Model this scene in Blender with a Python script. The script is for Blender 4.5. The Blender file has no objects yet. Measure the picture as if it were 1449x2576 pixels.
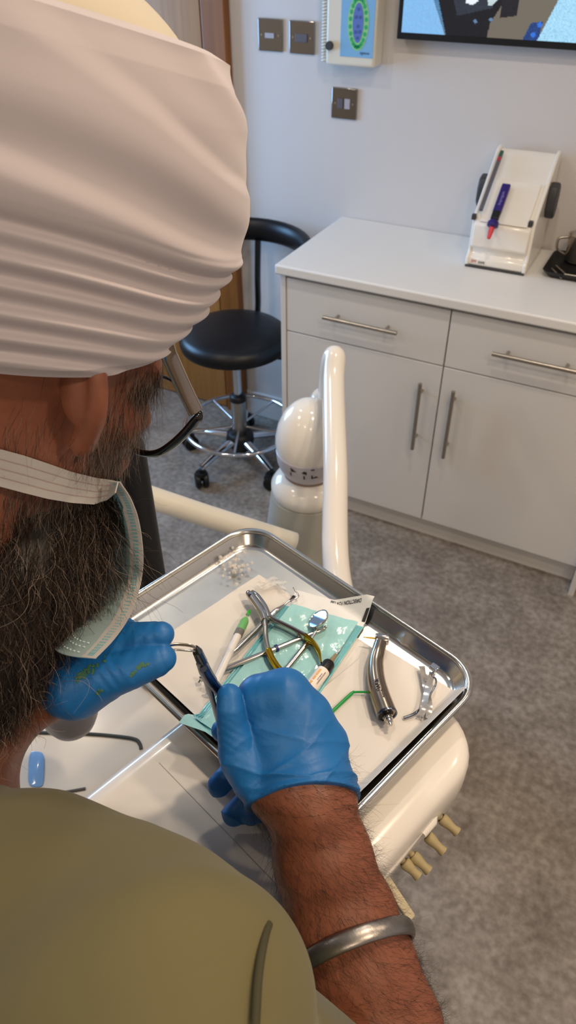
import bpy, math, random
import numpy as np
from mathutils import Vector, Matrix

SC = bpy.context.scene
COL = SC.collection
R_ = math.radians

# ---------------------------------------------------------------- camera
CAM_H = 1.737
F_PX, W_PX, H_PX = 1845.0, 1449.0, 2576.0
PITCH, YAW, ROLL = R_(39.9), R_(27.8), R_(-0.44)
_h = np.array([-math.sin(YAW), math.cos(YAW), 0.0])
FWD = math.cos(PITCH)*_h + np.array([0, 0, -math.sin(PITCH)])
_r = np.array([math.cos(YAW), math.sin(YAW), 0.0])
_u = np.cross(_r, FWD)
RGT = math.cos(ROLL)*_r + math.sin(ROLL)*_u
UPV = -math.sin(ROLL)*_r + math.cos(ROLL)*_u
CPOS = np.array([0.0, 0.0, CAM_H])
cam_d = bpy.data.cameras.new('camera')
cam_d.sensor_fit = 'VERTICAL'
cam_d.sensor_height = 36.0
cam_d.sensor_width = 36.0
cam_d.lens = F_PX/H_PX*36.0
cam_d.clip_start = 0.02
cam_d.dof.use_dof = True
cam_d.dof.focus_distance = 0.60
cam_d.dof.aperture_fstop = 13.0
cam = bpy.data.objects.new('camera', cam_d)
COL.objects.link(cam)
cam.matrix_world = Matrix(((RGT[0], UPV[0], -FWD[0], 0), (RGT[1], UPV[1], -FWD[1], 0),
                           (RGT[2], UPV[2], -FWD[2], CAM_H), (0, 0, 0, 1)))
SC.camera = cam

# ---------------------------------------------------------------- world, lights, exposure
SC.view_settings.view_transform = 'Standard'
SC.view_settings.look = 'None'
SC.view_settings.gamma = 1.0
SC.view_settings.use_curve_mapping = False
SC.view_settings.exposure = 0.2
SC.cycles.use_denoising = True
SC.cycles.max_bounces = 8
SC.cycles.diffuse_bounces = 4
SC.cycles.glossy_bounces = 4
SC.cycles.transmission_bounces = 6
SC.cycles.transparent_max_bounces = 10
SC.cycles.caustics_reflective = False
SC.cycles.caustics_refractive = False
SC.cycles.sample_clamp_indirect = 4.0
world = bpy.data.worlds.new('world'); SC.world = world
world.use_nodes = True
world.node_tree.nodes['Background'].inputs[0].default_value = (0.35, 0.55, 0.95, 1)
world.node_tree.nodes['Background'].inputs[1].default_value = 0.4

CEIL_Z = 2.45
WALL_L, WALL_R, WALL_B, WALL_F = -2.55, 1.75, 2.378, -1.9
def area(name, loc, target, size, power, color, shape='DISK', size_y=None):
    L = bpy.data.lights.new(name, 'AREA'); L.shape = shape; L.size = size
    if size_y: L.size_y = size_y
    L.energy = power; L.color = color
    o = bpy.data.objects.new(name, L); COL.objects.link(o); o.location = loc
    d = Vector(target)-Vector(loc)
    o.rotation_euler = d.to_track_quat('-Z', 'Y').to_euler()
    return o
WARM = (1.0, 0.77, 0.54)
NEUT = (1.0, 0.86, 0.70)
LAMPS = [(-1.55, 1.25, 3.5), (-0.35, 1.25, 4.5), (0.85, 1.25, 4.5), (-1.55, 0.25, 5), (0.15, 0.70, 7), (0.85, 0.15, 8),
         (-1.55, -0.95, 5), (-0.35, -0.95, 5), (0.85, -0.95, 7)]
for (lx, ly, pw) in LAMPS:
    area('downlight_lamp', (lx, ly, CEIL_Z-0.012), (lx, ly, 0), 0.10, pw, WARM if lx > 0 else NEUT)
WIN_Y0, WIN_Y1, WIN_Z0, WIN_Z1 = 1.25, 2.15, 0.85, 1.75
area('window_daylight', (WALL_L-0.10, (WIN_Y0+WIN_Y1)/2, (WIN_Z0+WIN_Z1)/2), (0, (WIN_Y0+WIN_Y1)/2, 1.2),
     WIN_Y1-WIN_Y0-0.1, 36, (0.30, 0.58, 1.0), 'RECTANGLE', WIN_Z1-WIN_Z0-0.1)

# ---------------------------------------------------------------- picture measurements -> points
def ray(x, y): return FWD + (x-W_PX/2)/F_PX*RGT - (y-H_PX/2)/F_PX*UPV
def at(x, y, d): return CPOS + d*ray(x, y)
def onz(x, y, z):
    d = ray(x, y); return CPOS + (z-CAM_H)/d[2]*d
def ony(x, y, Y):
    d = ray(x, y); return CPOS + Y/d[1]*d

# ---------------------------------------------------------------- materials
def lin(c):
    if isinstance(c, str):
        c = c.lstrip('#'); c = [int(c[i:i+2], 16)/255 for i in (0, 2, 4)]
    return tuple((v/12.92 if v <= 0.04045 else ((v+0.055)/1.055)**2.4) for v in c)
def mat(name, color, rough=0.5, metal=0.0, spec=0.5, coat=0.0, noise=None, bump=None, trans=0.0, ior=1.45, sss=0.0,
        sheen=0.0, emit=None, alpha=1.0, vcol=None):
    """noise=(scale, color2, amount[, detail]); bump=(scale, strength[, distance])"""
    m = bpy.data.materials.new(name); m.use_nodes = True
    nt = m.node_tree; b = nt.nodes['Principled BSDF']
    c = (*lin(color), 1)
    b.inputs['Base Color'].default_value = c
    b.inputs['Roughness'].default_value = rough
    b.inputs['Metallic'].default_value = metal
    b.inputs['Specular IOR Level'].default_value = spec
    b.inputs['Coat Weight'].default_value = coat
    b.inputs['Transmission Weight'].default_value = trans
    b.inputs['IOR'].default_value = ior
    b.inputs['Alpha'].default_value = alpha
    if sss:
        b.inputs['Subsurface Weight'].default_value = sss
        b.inputs['Subsurface Radius'].default_value = (0.012, 0.005, 0.003)
        b.inputs['Subsurface Scale'].default_value = 0.5
    if sheen: b.inputs['Sheen Weight'].default_value = sheen
    if emit:
        b.inputs['Emission Color'].default_value = (*lin(emit[0]), 1)
        b.inputs['Emission Strength'].default_value = emit[1]
    tc = nt.nodes.new('ShaderNodeTexCoord')
    if noise:
        n = nt.nodes.new('ShaderNodeTexNoise'); n.inputs['Scale'].default_value = noise[0]
        n.inputs['Detail'].default_value = noise[3] if len(noise) > 3 else 4
        nt.links.new(tc.outputs['Object'], n.inputs['Vector'])
        rp = nt.nodes.new('ShaderNodeValToRGB')
        rp.color_ramp.elements[0].position = 0.5-0.5*noise[2]; rp.color_ramp.elements[1].position = 0.5+0.5*noise[2]
        rp.color_ramp.elements[0].color = c; rp.color_ramp.elements[1].color = (*lin(noise[1]), 1)
        nt.links.new(n.outputs['Fac'], rp.inputs['Fac']); nt.links.new(rp.outputs['Color'], b.inputs['Base Color'])
    if vcol:
        a = nt.nodes.new('ShaderNodeAttribute'); a.attribute_name = vcol
        nt.links.new(a.outputs['Color'], b.inputs['Base Color'])
    if bump:
        n2 = nt.nodes.new('ShaderNodeTexNoise'); n2.inputs['Scale'].default_value = bump[0]; n2.inputs['Detail'].default_value = 5
        nt.links.new(tc.outputs['Object'], n2.inputs['Vector'])
        bp = nt.nodes.new('ShaderNodeBump'); bp.inputs['Strength'].default_value = bump[1]
        bp.inputs['Distance'].default_value = bump[2] if len(bump) > 2 else 0.002
        nt.links.new(n2.outputs['Fac'], bp.inputs['Height']); nt.links.new(bp.outputs['Normal'], b.inputs['Normal'])
    return m
M = {}
M['wall'] = mat('wall_paint', '#cdc9c6', 0.6, bump=(60, 0.05))
M['ceiling'] = mat('ceiling_paint', '#e4e2de', 0.8)
M['white_lam'] = mat('white_laminate', '#d8d6d2', 0.35)
M['worktop'] = mat('worktop_laminate', '#e2e0db', 0.30)
M['gap'] = mat('carcass_shadow_gap', '#9a9896', 0.6)
M['steel'] = mat('brushed_steel', '#b4aca0', 0.32, 1.0)
M['chrome'] = mat('chrome', '#d2d4d8', 0.08, 1.0)
M['black_leather'] = mat('black_vinyl', '#0e0f12', 0.38, spec=0.4, bump=(250, 0.1, 0.001))
M['black_plastic'] = mat('black_plastic', '#0c0c0d', 0.45)
M['pole_paint'] = mat('black_gloss', '#07080b', 0.18)
M['dark_grey'] = mat('dark_grey_plastic', '#3a3a3b', 0.5)
M['white_pl'] = mat('white_gloss_plastic', '#ebe6dc', 0.16, coat=0.3)
M['cream_pl'] = mat('cream_plastic', '#ded8c8', 0.28)
M['grey_pl'] = mat('light_grey_plastic', '#a9a7ac', 0.35)
M['base_pl'] = mat('grey_green_plastic', '#aeada2', 0.4)
M['ink'] = mat('dark_ink', '#2c2c30', 0.6)
M['alu'] = mat('polished_aluminium', '#d8d6d0', 0.20, 1.0, bump=(900, 0.02, 0.0003))
M['alu_floor'] = mat('worn_aluminium', '#c9c8c0', 0.36, 1.0, noise=(45, '#d8d6d0', 0.6), bump=(500, 0.03, 0.0003))
M['paper'] = mat('white_paper', '#dcd9d4', 0.85, bump=(180, 0.12, 0.0008))
M['flap'] = mat('pouch_paper', '#dfe2e2', 0.6)

def floor_mat():
    m = mat('speckled_vinyl', '#8d8780', 0.42, spec=0.4)
    nt = m.node_tree; b = nt.nodes['Principled BSDF']
    tc = nt.nodes.new('ShaderNodeTexCoord')
    n1 = nt.nodes.new('ShaderNodeTexNoise'); n1.inputs['Scale'].default_value = 9; n1.inputs['Detail'].default_value = 8
    n1.inputs['Roughness'].default_value = 0.65
    n2 = nt.nodes.new('ShaderNodeTexNoise'); n2.inputs['Scale'].default_value = 55; n2.inputs['Detail'].default_value = 6
    nt.links.new(tc.outputs['Object'], n1.inputs['Vector']); nt.links.new(tc.outputs['Object'], n2.inputs['Vector'])
    mx = nt.nodes.new('ShaderNodeMath'); mx.operation = 'ADD'
    nt.links.new(n1.outputs['Fac'], mx.inputs[0]); nt.links.new(n2.outputs['Fac'], mx.inputs[1])
    hv = nt.nodes.new('ShaderNodeMath'); hv.operation = 'MULTIPLY'; hv.inputs[1].default_value = 0.5
    nt.links.new(mx.outputs[0], hv.inputs[0])
    rp = nt.nodes.new('ShaderNodeValToRGB')
    e = rp.color_ramp.elements
    e[0].position = 0.36; e[0].color = (*lin('#6c6258'), 1)
    e[1].position = 0.62; e[1].color = (*lin('#9b9288'), 1)
    k = e.new(0.5); k.color = (*lin('#857c72'), 1)
    nt.links.new(hv.outputs[0], rp.inputs['Fac']); nt.links.new(rp.outputs['Color'], b.inputs['Base Color'])
    return m
M['floor'] = floor_mat()
def wood_mat(name, c1, c2):
    m = mat(name, c1, 0.4)
    nt = m.node_tree; b = nt.nodes['Principled BSDF']
    tc = nt.nodes.new('ShaderNodeTexCoord'); mp = nt.nodes.new('ShaderNodeMapping')
    mp.inputs['Scale'].default_value = (28, 28, 1.3)
    n = nt.nodes.new('ShaderNodeTexNoise'); n.inputs['Scale'].default_value = 2.2; n.inputs['Detail'].default_value = 6
    rp = nt.nodes.new('ShaderNodeValToRGB')
    rp.color_ramp.elements[0].position = 0.3; rp.color_ramp.elements[1].position = 0.72
    rp.color_ramp.elements[0].color = (*lin(c1), 1); rp.color_ramp.elements[1].color = (*lin(c2), 1)
    nt.links.new(tc.outputs['Object'], mp.inputs['Vector']); nt.links.new(mp.outputs['Vector'], n.inputs['Vector'])
    nt.links.new(n.outputs['Fac'], rp.inputs['Fac']); nt.links.new(rp.outputs['Color'], b.inputs['Base Color'])
    return m
M['door_wood'] = wood_mat('oak_veneer', '#8f602c', '#a2723c')
M['frame_wood'] = wood_mat('oak_frame', '#78461a', '#8e5824')

# ---------------------------------------------------------------- mesh helpers
class MB:
    """collects shapes into one mesh"""
    def __init__(s): s.v = []; s.f = []; s.mi = []; s.m = 0
    def add(s, vs, fs):
        o = len(s.v); s.v += [tuple(map(float, p)) for p in vs]
        s.f += [tuple(i+o for i in f) for f in fs]; s.mi += [s.m]*len(fs); return s
    def box(s, lo, hi, ax=None, org=(0, 0, 0)):
        x0, y0, z0 = lo; x1, y1, z1 = hi
        P = [(x0, y0, z0), (x1, y0, z0), (x1, y1, z0), (x0, y1, z0), (x0, y0, z1), (x1, y0, z1), (x1, y1, z1), (x0, y1, z1)]
        if ax is not None: P = [np.array(org)+p[0]*ax[0]+p[1]*ax[1]+p[2]*ax[2] for p in P]
        return s.add(P, [(0, 3, 2, 1), (4, 5, 6, 7), (0, 1, 5, 4), (1, 2, 6, 5), (2, 3, 7, 6), (3, 0, 4, 7)])
    def tube(s, pts, rad, seg=16, caps=True, flat=None, up=None):
        """swept tube; rad scalar or list; flat=(a,b) scales the section along frame axes"""
        P = [np.array(p, float) for p in pts]; n = len(P)
        rr = [rad]*n if np.isscalar(rad) else list(rad)
        T = []
        for i in range(n):
            a = P[max(i-1, 0)]; b = P[min(i+1, n-1)]; t = b-a; T.append(t/(np.linalg.norm(t)+1e-12))
        N = np.array(up, float) if up is not None else (np.array([0, 0, 1.0]) if abs(T[0][2]) < .9 else np.array([1.0, 0, 0]))
        V = []
        fa, fb = flat or (1, 1)
        for i in range(n):
            N = N-T[i]*(N@T[i]); N /= np.linalg.norm(N)+1e-12; B = np.cross(T[i], N)
            for k in range(seg):
                a = 2*math.pi*k/seg
                V.append(P[i]+rr[i]*(fa*math.cos(a)*N+fb*math.sin(a)*B))
        F = [(i*seg+k, i*seg+(k+1) % seg, (i+1)*seg+(k+1) % seg, (i+1)*seg+k) for i in range(n-1) for k in range(seg)]
        if caps:
            F.append(tuple(range(seg-1, -1, -1))); F.append(tuple((n-1)*seg+k for k in range(seg)))
        return s.add(V, F)
    def ring(s, c, ax, r, pr, seg=64, ps=12, flat=(1, 1)):
        """torus at c with axes ax (3 rows), radius r, section pr"""
        c = np.array(c, float); V = []; F = []
        for i in range(seg):
            a = 2*math.pi*i/seg; d = math.cos(a)*ax[0]+math.sin(a)*ax[1]
            for k in range(ps):
                b = 2*math.pi*k/ps
                V.append(c+d*(r+pr*flat[0]*math.cos(b))+ax[2]*pr*flat[1]*math.sin(b))
        for i in range(seg):
            for k in range(ps):
                F.append((i*ps+k, ((i+1) % seg)*ps+k, ((i+1) % seg)*ps+(k+1) % ps, i*ps+(k+1) % ps))
        return s.add(V, F)
    def lathe(s, prof, c=(0, 0, 0), ax=None, seg=40, sx=1, sy=1):
        """prof [(r, z)] around ax[2]"""
        ax = np.eye(3) if ax is None else ax; c = np.array(c, float); V = []; n = len(prof)
        for r, z in prof:
            for k in range(seg):
                a = 2*math.pi*k/seg
                V.append(c+ax[0]*r*sx*math.cos(a)+ax[1]*r*sy*math.sin(a)+ax[2]*z)
        F = [(i*seg+k, i*seg+(k+1) % seg, (i+1)*seg+(k+1) % seg, (i+1)*seg+k) for i in range(n-1) for k in range(seg)]
        if prof[0][0] > 1e-6: F.append(tuple(range(seg-1, -1, -1)))
        if prof[-1][0] > 1e-6: F.append(tuple((n-1)*seg+k for k in range(seg)))
        return s.add(V, F)
    def prism(s, poly, z0, z1, ax=None, org=(0, 0, 0)):
        """poly (x,y) list ccw extruded z0..z1 in frame ax"""
        ax = np.eye(3) if ax is None else ax; org = np.array(org, float); n = len(poly)
        V = [org+p[0]*ax[0]+p[1]*ax[1]+z0*ax[2] for p in poly]+[org+p[0]*ax[0]+p[1]*ax[1]+z1*ax[2] for p in poly]
        F = [tuple(range(n-1, -1, -1)), tuple(range(n, 2*n))]+[(i, (i+1) % n, n+(i+1) % n, n+i) for i in range(n)]
        return s.add(V, F)
    def rings(s, loops, closed=True, cap0=True, cap1=True):
        n = len(loops[0]); V = [p for l in loops for p in l]; F = []
        for i in range(len(loops)-1):
            for k in range(n if closed else n-1):
                F.append((i*n+k, i*n+(k+1) % n, (i+1)*n+(k+1) % n, (i+1)*n+k))
        if cap0 and closed: F.append(tuple(range(n-1, -1, -1)))
        if cap1 and closed: F.append(tuple((len(loops)-1)*n+k for k in range(n)))
        return s.add(V, F)
    def grid(s, G, thick=0.0, nrm=None):
        """G: rows of points; thick>0 gives a closed sheet"""
        G = np.array(G, float); a, b = G.shape[:2]
        if thick <= 0:
            return s.rings([list(r) for r in G], closed=False)
        du = np.gradient(G, axis=0); dv = np.gradient(G, axis=1); N = np.cross(du, dv)
        N /= np.linalg.norm(N, axis=2, keepdims=True)+1e-12
        A = (G+N*thick/2).reshape(-1, 3); B = (G-N*thick/2).reshape(-1, 3)
        V = list(A)+list(B); o = a*b; F = []
        for i in range(a-1):
            for k in range(b-1):
                q = (i*b+k, i*b+k+1, (i+1)*b+k+1, (i+1)*b+k)
                F.append(q[::-1]); F.append(tuple(x+o for x in q))
        rim = [k for k in range(b)]+[i*b+b-1 for i in range(1, a)]+[(a-1)*b+k for k in range(b-2, -1, -1)]+[i*b for i in range(a-2, 0, -1)]
        for i in range(len(rim)):
            p, q = rim[i], rim[(i+1) % len(rim)]; F.append((p, q, q+o, p+o))
        return s.add(V, F)
    def build(s, name, m, parent=None, smooth=True, bevel=0.0, bseg=3, angle=35, origin=None, subd=0):
        me = bpy.data.meshes.new(name)
        V = np.array(s.v)
        inv = None
        me.from_pydata([tuple(v) for v in V], [], s.f); me.validate()
        ms = m if isinstance(m, (list, tuple)) else [m]
        for x in ms: me.materials.append(x)
        if len(ms) > 1 and len(me.polygons) == len(s.mi): me.polygons.foreach_set('material_index', s.mi)
        o = bpy.data.objects.new(name, me); COL.objects.link(o)
        if smooth:
            me.polygons.foreach_set('use_smooth', [True]*len(me.polygons))
        if bevel:
            b = o.modifiers.new('bevel', 'BEVEL'); b.width = bevel; b.segments = bseg; b.limit_method = 'ANGLE'; b.angle_limit = R_(angle)
            b.harden_normals = False
        if subd:
            b = o.modifiers.new('subd', 'SUBSURF'); b.levels = subd; b.render_levels = subd
        if smooth:
            try:
                me.set_sharp_from_angle(angle=R_(50))
            except Exception: pass
        if parent is not None:
            o.parent = parent; bpy.context.view_layer.update() if False else None
            o.matrix_parent_inverse = Matrix.Translation(-Vector(parent.location))
        elif origin is not None: pass
        return o
def thing(name, label, cat, loc=(0, 0, 0), group=None):
    o = bpy.data.objects.new(name, None); COL.objects.link(o); o.empty_display_size = 0.05
    o.location = tuple(float(v) for v in loc); o['label'] = label; o['category'] = cat
    if group: o['group'] = group
    return o
def tag(o, label, cat, group=None, kind=None):
    o['label'] = label; o['category'] = cat
    if group: o['group'] = group
    if kind: o['kind'] = kind
    return o
def struct(o): o['kind'] = 'structure'; return o
def smooth_path(P, n=8, closed=False):
    """Catmull-Rom through P"""
    P = [np.array(p, float) for p in P]; m = len(P); out = []
    for i in range(m if closed else m-1):
        if closed: a, b, c, d = P[i-1], P[i], P[(i+1) % m], P[(i+2) % m]
        else: a, b, c, d = P[max(i-1, 0)], P[i], P[i+1], P[min(i+2, m-1)]
        for k in range(n):
            t = k/n
            out.append(0.5*((2*b)+(c-a)*t+(2*a-5*b+4*c-d)*t*t+(3*b-a-3*c+d)*t**3))
    if not closed: out.append(P[-1])
    return out
def rrect(w, h, r, n=6, cx=0, cy=0):
    out = []
    for (sx, sy, a0) in ((1, 1, 0), (-1, 1, 90), (-1, -1, 180), (1, -1, 270)):
        for k in range(n+1):
            a = R_(a0+90*k/n); out.append((cx+sx*(w/2-r)+r*math.cos(a), cy+sy*(h/2-r)+r*math.sin(a)))
    return out
def text_part(name, s, size, org, axx, axy, m, parent=None, align='CENTER', ext=0.0002):
    cu = bpy.data.curves.new(name, 'FONT'); cu.body = s; cu.size = size; cu.align_x = align; cu.align_y = 'CENTER'; cu.extrude = ext
    o = bpy.data.objects.new(name, cu); COL.objects.link(o)
    X = np.array(axx, float); Y = np.array(axy, float); Z = np.cross(X, Y)
    me = bpy.data.meshes.new_from_object(o.evaluated_get(bpy.context.evaluated_depsgraph_get()))
    bpy.data.objects.remove(o)
    V = [np.array(org)+v.co[0]*X+v.co[1]*Y+v.co[2]*Z for v in me.vertices]
    b = MB(); b.add(V, [tuple(p.vertices) for p in me.polygons]); bpy.data.meshes.remove(me)
    return b.build(name, m, parent, smooth=False)
def copy_thing(o, delta):
    r = o.copy(); COL.objects.link(r); r.location = Vector(o.location)+Vector(delta)
    for ch in list(o.children):
        c = ch.copy(); COL.objects.link(c); c.parent = r
        for g in ch.children:
            d = g.copy(); COL.objects.link(d); d.parent = c
    return r
X3, Y3, Z3 = np.eye(3)
# ================================================================ ROOM
fl = MB().box((WALL_L-.1, WALL_F-.1, -0.05), (WALL_R+.1, WALL_B+.1, 0)).build('floor', M['floor'], smooth=False); struct(fl)
struct(MB().box((WALL_L-.1, WALL_F-.1, CEIL_Z), (WALL_R+.1, WALL_B+.1, CEIL_Z+.05)).build('ceiling', M['ceiling'], smooth=False))
DOOR_X0, DOOR_X1, DOOR_Z = -2.40, -1.538, 2.02
w = MB(); w.box((WALL_L-.1, WALL_B, 0), (DOOR_X0, WALL_B+.1, CEIL_Z)); w.box((DOOR_X1, WALL_B, 0), (WALL_R+.1, WALL_B+.1, CEIL_Z))
w.box((DOOR_X0, WALL_B, DOOR_Z), (DOOR_X1, WALL_B+.1, CEIL_Z)); w.box((DOOR_X0, WALL_B+.08, 0), (DOOR_X1, WALL_B+.1, DOOR_Z))
struct(w.build('wall_back', M['wall'], smooth=False))
w = MB(); w.box((WALL_L-.1, WALL_F, 0), (WALL_L, WIN_Y0, CEIL_Z)); w.box((WALL_L-.1, WIN_Y1, 0), (WALL_L, WALL_B, CEIL_Z))
w.box((WALL_L-.1, WIN_Y0, 0), (WALL_L, WIN_Y1, WIN_Z0)); w.box((WALL_L-.1, WIN_Y0, WIN_Z1), (WALL_L, WIN_Y1, CEIL_Z))
struct(w.build('wall_left', M['wall'], smooth=False))
struct(MB().box((WALL_R, WALL_F, 0), (WALL_R+.1, WALL_B, CEIL_Z)).build('wall_right', M['wall'], smooth=False))
struct(MB().box((WALL_L-.1, WALL_F-.1, 0), (WALL_R+.1, WALL_F, CEIL_Z)).build('wall_front', M['wall'], smooth=False))
wf = MB()
for (y0, y1, z0, z1) in ((WIN_Y0, WIN_Y0+.05, WIN_Z0+.05, WIN_Z1-.05), (WIN_Y1-.05, WIN_Y1, WIN_Z0+.05, WIN_Z1-.05), (WIN_Y0, WIN_Y1, WIN_Z0, WIN_Z0+.05),
                         (WIN_Y0, WIN_Y1, WIN_Z1-.05, WIN_Z1), ((WIN_Y0+WIN_Y1)/2-.025, (WIN_Y0+WIN_Y1)/2+.025, WIN_Z0+.05, WIN_Z1-.05)):
    wf.box((WALL_L-.07, y0, z0), (WALL_L-.02, y1, z1))
struct(wf.build('window_1', M['white_lam'], smooth=False))
# door: architrave and leaf
FX0, FX1 = -1.535, -1.447
a = MB(); a.box((FX0, WALL_B-.035, 0), (FX1, WALL_B, DOOR_Z+.08)); a.box((DOOR_X0-.088, WALL_B-.035, 0), (DOOR_X0, WALL_B, DOOR_Z+.08))
a.box((DOOR_X0, WALL_B-.035, DOOR_Z), (FX0, WALL_B, DOOR_Z+.08))
struct(a.build('trim_1', M['frame_wood'], bevel=0.004))
d = MB().box((DOOR_X0+.005, WALL_B-.02, .006), (FX0-.012, WALL_B+.02, DOOR_Z-.004))
struct(d.build('door_1', M['door_wood'], bevel=0.002))
b = MB(); b.box((FX1, WALL_B-.016, 0), (-1.026, WALL_B, .095)); b.box((FX1, WALL_B-.010, .095), (-1.026, WALL_B, .110))
struct(b.build('baseboard_back', M['white_lam'], bevel=0.003))

# ================================================================ CABINETS AND WORKTOP
CF = 1.91     # door fronts
def bar_handle(parent, a, b, inward, name='handle'):
    a = np.array(a); b = np.array(b); h = MB(); d = (b-a)/np.linalg.norm(b-a); L = np.linalg.norm(b-a)
    h.tube([a, b], 0.0062, 16)
    for t in (0.16, 0.84):
        p = a+d*L*t; h.tube([p, p+np.array(inward)], 0.0045, 12)
    return h.build(name, M['steel'], parent)
def base_cabinet(x0, x1, label, door_handle_side):
    t = thing('base_cabinet', label, 'cabinet', ((x0+x1)/2, CF+.2, 0), 'base cabinets under the worktop')
    MB().box((x0+.001, CF+.021, .094), (x1-.001, WALL_B-.004, .869)).build('body', M['white_lam'], t, smooth=False)
    dr = MB().box((x0+.002, CF, .686), (x1-.002, CF+.019, .857)).build('drawer', M['white_lam'], t, bevel=.0012)
    do = MB().box((x0+.002, CF, .099), (x1-.002, CF+.019, .682)).build('door', M['white_lam'], t, bevel=.0012)
    c = (x0+x1)/2
    return t, dr, do
c1, dr1, do1 = base_cabinet(-1.008, -.489, 'white base cabinet under the left end of the worktop, beside the stool', 'r')
c2, dr2, do2 = base_cabinet(-.489, .030, 'white base cabinet right of the white tube, below the black tray', 'l')
HY = CF-.030
p, q = ony(812, 797, HY), ony(998, 840, HY); z = (p[2]+q[2])/2
bar_handle(dr1, (p[0], HY, z), (q[0], HY, z), (0, .031, 0))
p = ony(1238, 890, HY); bar_handle(dr2, (p[0], HY, p[2]), (p[0]+.236, HY, p[2]), (0, .031, 0))
p, q = ony(1057, 965, HY), ony(1037, 1130, HY); bar_handle(do1, ((p[0]+q[0])/2, HY, p[2]), ((p[0]+q[0])/2, HY, q[2]), (0, .031, 0))
p, q = ony(1140, 985, HY), ony(1115, 1152, HY); bar_handle(do2, ((p[0]+q[0])/2, HY, p[2]), ((p[0]+q[0])/2, HY, q[2]), (0, .031, 0))
tag(MB().box((-1.026, CF-.002, 0), (-1.009, WALL_B-.002, .869)).build('end_panel', M['white_lam'], bevel=.001), 'white end panel closing the left side of the cabinets', 'panel')
tag(MB().box((.031, CF-.03, 0), (.049, WALL_B-.002, .869)).build('end_panel', M['white_lam'], bevel=.001), 'white end panel at the right edge of the picture, reaching the floor', 'panel')
struct(MB().box((-1.008, CF+.045, 0), (.030, CF+.06, .092)).build('trim_2', M['white_lam'], smooth=False))
wt = MB().box((-1.036, 1.889, .87), (.62, WALL_B-.001, .90)).build('worktop', M['worktop'], bevel=.006, bseg=4)
tag(wt, 'long white worktop running along the back wall over the cabinets', 'worktop')
tag(MB().box((.05, CF, .0), (.61, WALL_B-.002, .869)).build('base_cabinet', M['white_lam'], bevel=.002), 'white base unit beyond the right end panel', 'cabinet')

# ================================================================ STOOL
def make_stool(name, label, loc, with_back=True):
    x, y = loc
    t = thing(name, label, 'stool', (x, y, 0))
    sz = .570
    MB().lathe([(.0, sz), (.06, sz), (.14, sz-.003), (.178, sz-.010), (.195, sz-.024), (.198, sz-.045), (.194, sz-.062), (.18, sz-.068), (0, sz-.068)][::-1],
               (x, y, 0), seg=56).build('seat', M['black_leather'], t)
    MB().lathe([(.0, sz-.070), (.085, sz-.070), (.085, sz-.085), (.04, sz-.095), (0, sz-.095)][::-1], (x, y, 0), seg=32).build('seat_plate', M['black_plastic'], t)
    MB().tube([(x, y, .27), (x, y, sz-.08)], .0145, 24).build('gas_piston', M['chrome'], t)
    MB().lathe([(0, .285), (.029, .285), (.029, .10), (.026, .095), (0, .095)][::-1], (x, y, 0), seg=32).build('column', M['steel'], t)
    MB().lathe([(.0, .300), (.024, .300), (.031, .292), (.031, .275), (0, .275)][::-1], (x, y, 0), seg=32).build('collar', M['black_plastic'], t)
    MB().lathe([(0, .135), (.040, .135), (.052, .125), (.056, .10), (.050, .075), (.035, .062), (.033, .048), (0, .048)][::-1], (x, y, 0), seg=36).build('hub', M['black_plastic'], t)
    for k in range(5):
        a = R_(-101+72*k); dx, dy = math.cos(a), math.sin(a)
        MB().tube([(x+.04*dx, y+.04*dy, .105), (x+.15*dx, y+.15*dy, .098), (x+.228*dx, y+.228*dy, .082)], [.016, .0135, .011], 14, flat=(.8, 1.15)).build('leg', M['chrome'], t)
        cx, cy = x+.228*dx, y+.228*dy
        cst = MB(); ca = a+.9
        for s in (-1, 1):
            ax = np.array([[math.cos(ca), math.sin(ca), 0], [0, 0, 1], [-math.sin(ca), math.cos(ca), 0]])
            ax = np.array([ax[0], ax[1], np.cross(ax[0], ax[1])])
            c = np.array([cx, cy, .0305])+ax[2]*s*.015
            cst.lathe([(0, -.011), (.025, -.011), (.0305, -.007), (.0305, .007), (.025, .011), (0, .011)], c, ax, 28)
        cst.tube([(cx, cy, .03), (cx, cy, .078)], .008, 12)
        cst.tube([(cx, cy, .054), (cx, cy, .066)], .022, 16)
        cst.build('caster', M['black_plastic'], t)
    MB().ring((x, y, .168), np.eye(3), .212, .0085, 72, 14).build('foot_ring', M['chrome'], t)
    sp = MB()
    for k in range(5):
        a = R_(-101+72*k+36); sp.tube([(x+.03*math.cos(a), y+.03*math.sin(a), .160), (x+.208*math.cos(a), y+.208*math.sin(a), .168)], .005, 10)
    sp.build('ring_spoke', M['chrome'], t)
    if with_back:
        bx, by = x-.01, y+.03
        # curved torso rest
        pts = []
        for k in range(29):
            a = R_(205-235*k/28+30); pts.append((bx+.02+.235*math.cos(a), by+.0+.235*math.sin(a), .83))
        MB().tube(pts, [.012+.028*min(1, 6*min(k, 28-k)/28) for k in range(29)], 20, flat=(1.0, .62), up=(0, 0, 1)).build('torso_rest', M['black_leather'], t)
        MB().tube(smooth_path([(x-.02, y+.05, sz-.082), (x-.03, y+.20, sz-.075), (x-.035, y+.235, sz-.02), (x-.035, y+.24, .66), (x-.035, y+.252, .80)], 8), .022, 16, flat=(.5, 1.0), up=(0, 1, 0)).build('back_support', M['pole_paint'], t)
    lv = MB(); lv.tube([(x+.05, y, sz-.085), (x+.16, y+.03, sz-.095), (x+.20, y+.04, sz-.09)], [.005, .005, .009], 10); lv.build('lever', M['black_plastic'], t)
    return t
make_stool('stool', 'black round stool with curved torso rest standing by the cabinet end panel', (-1.292, 2.05))

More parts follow.
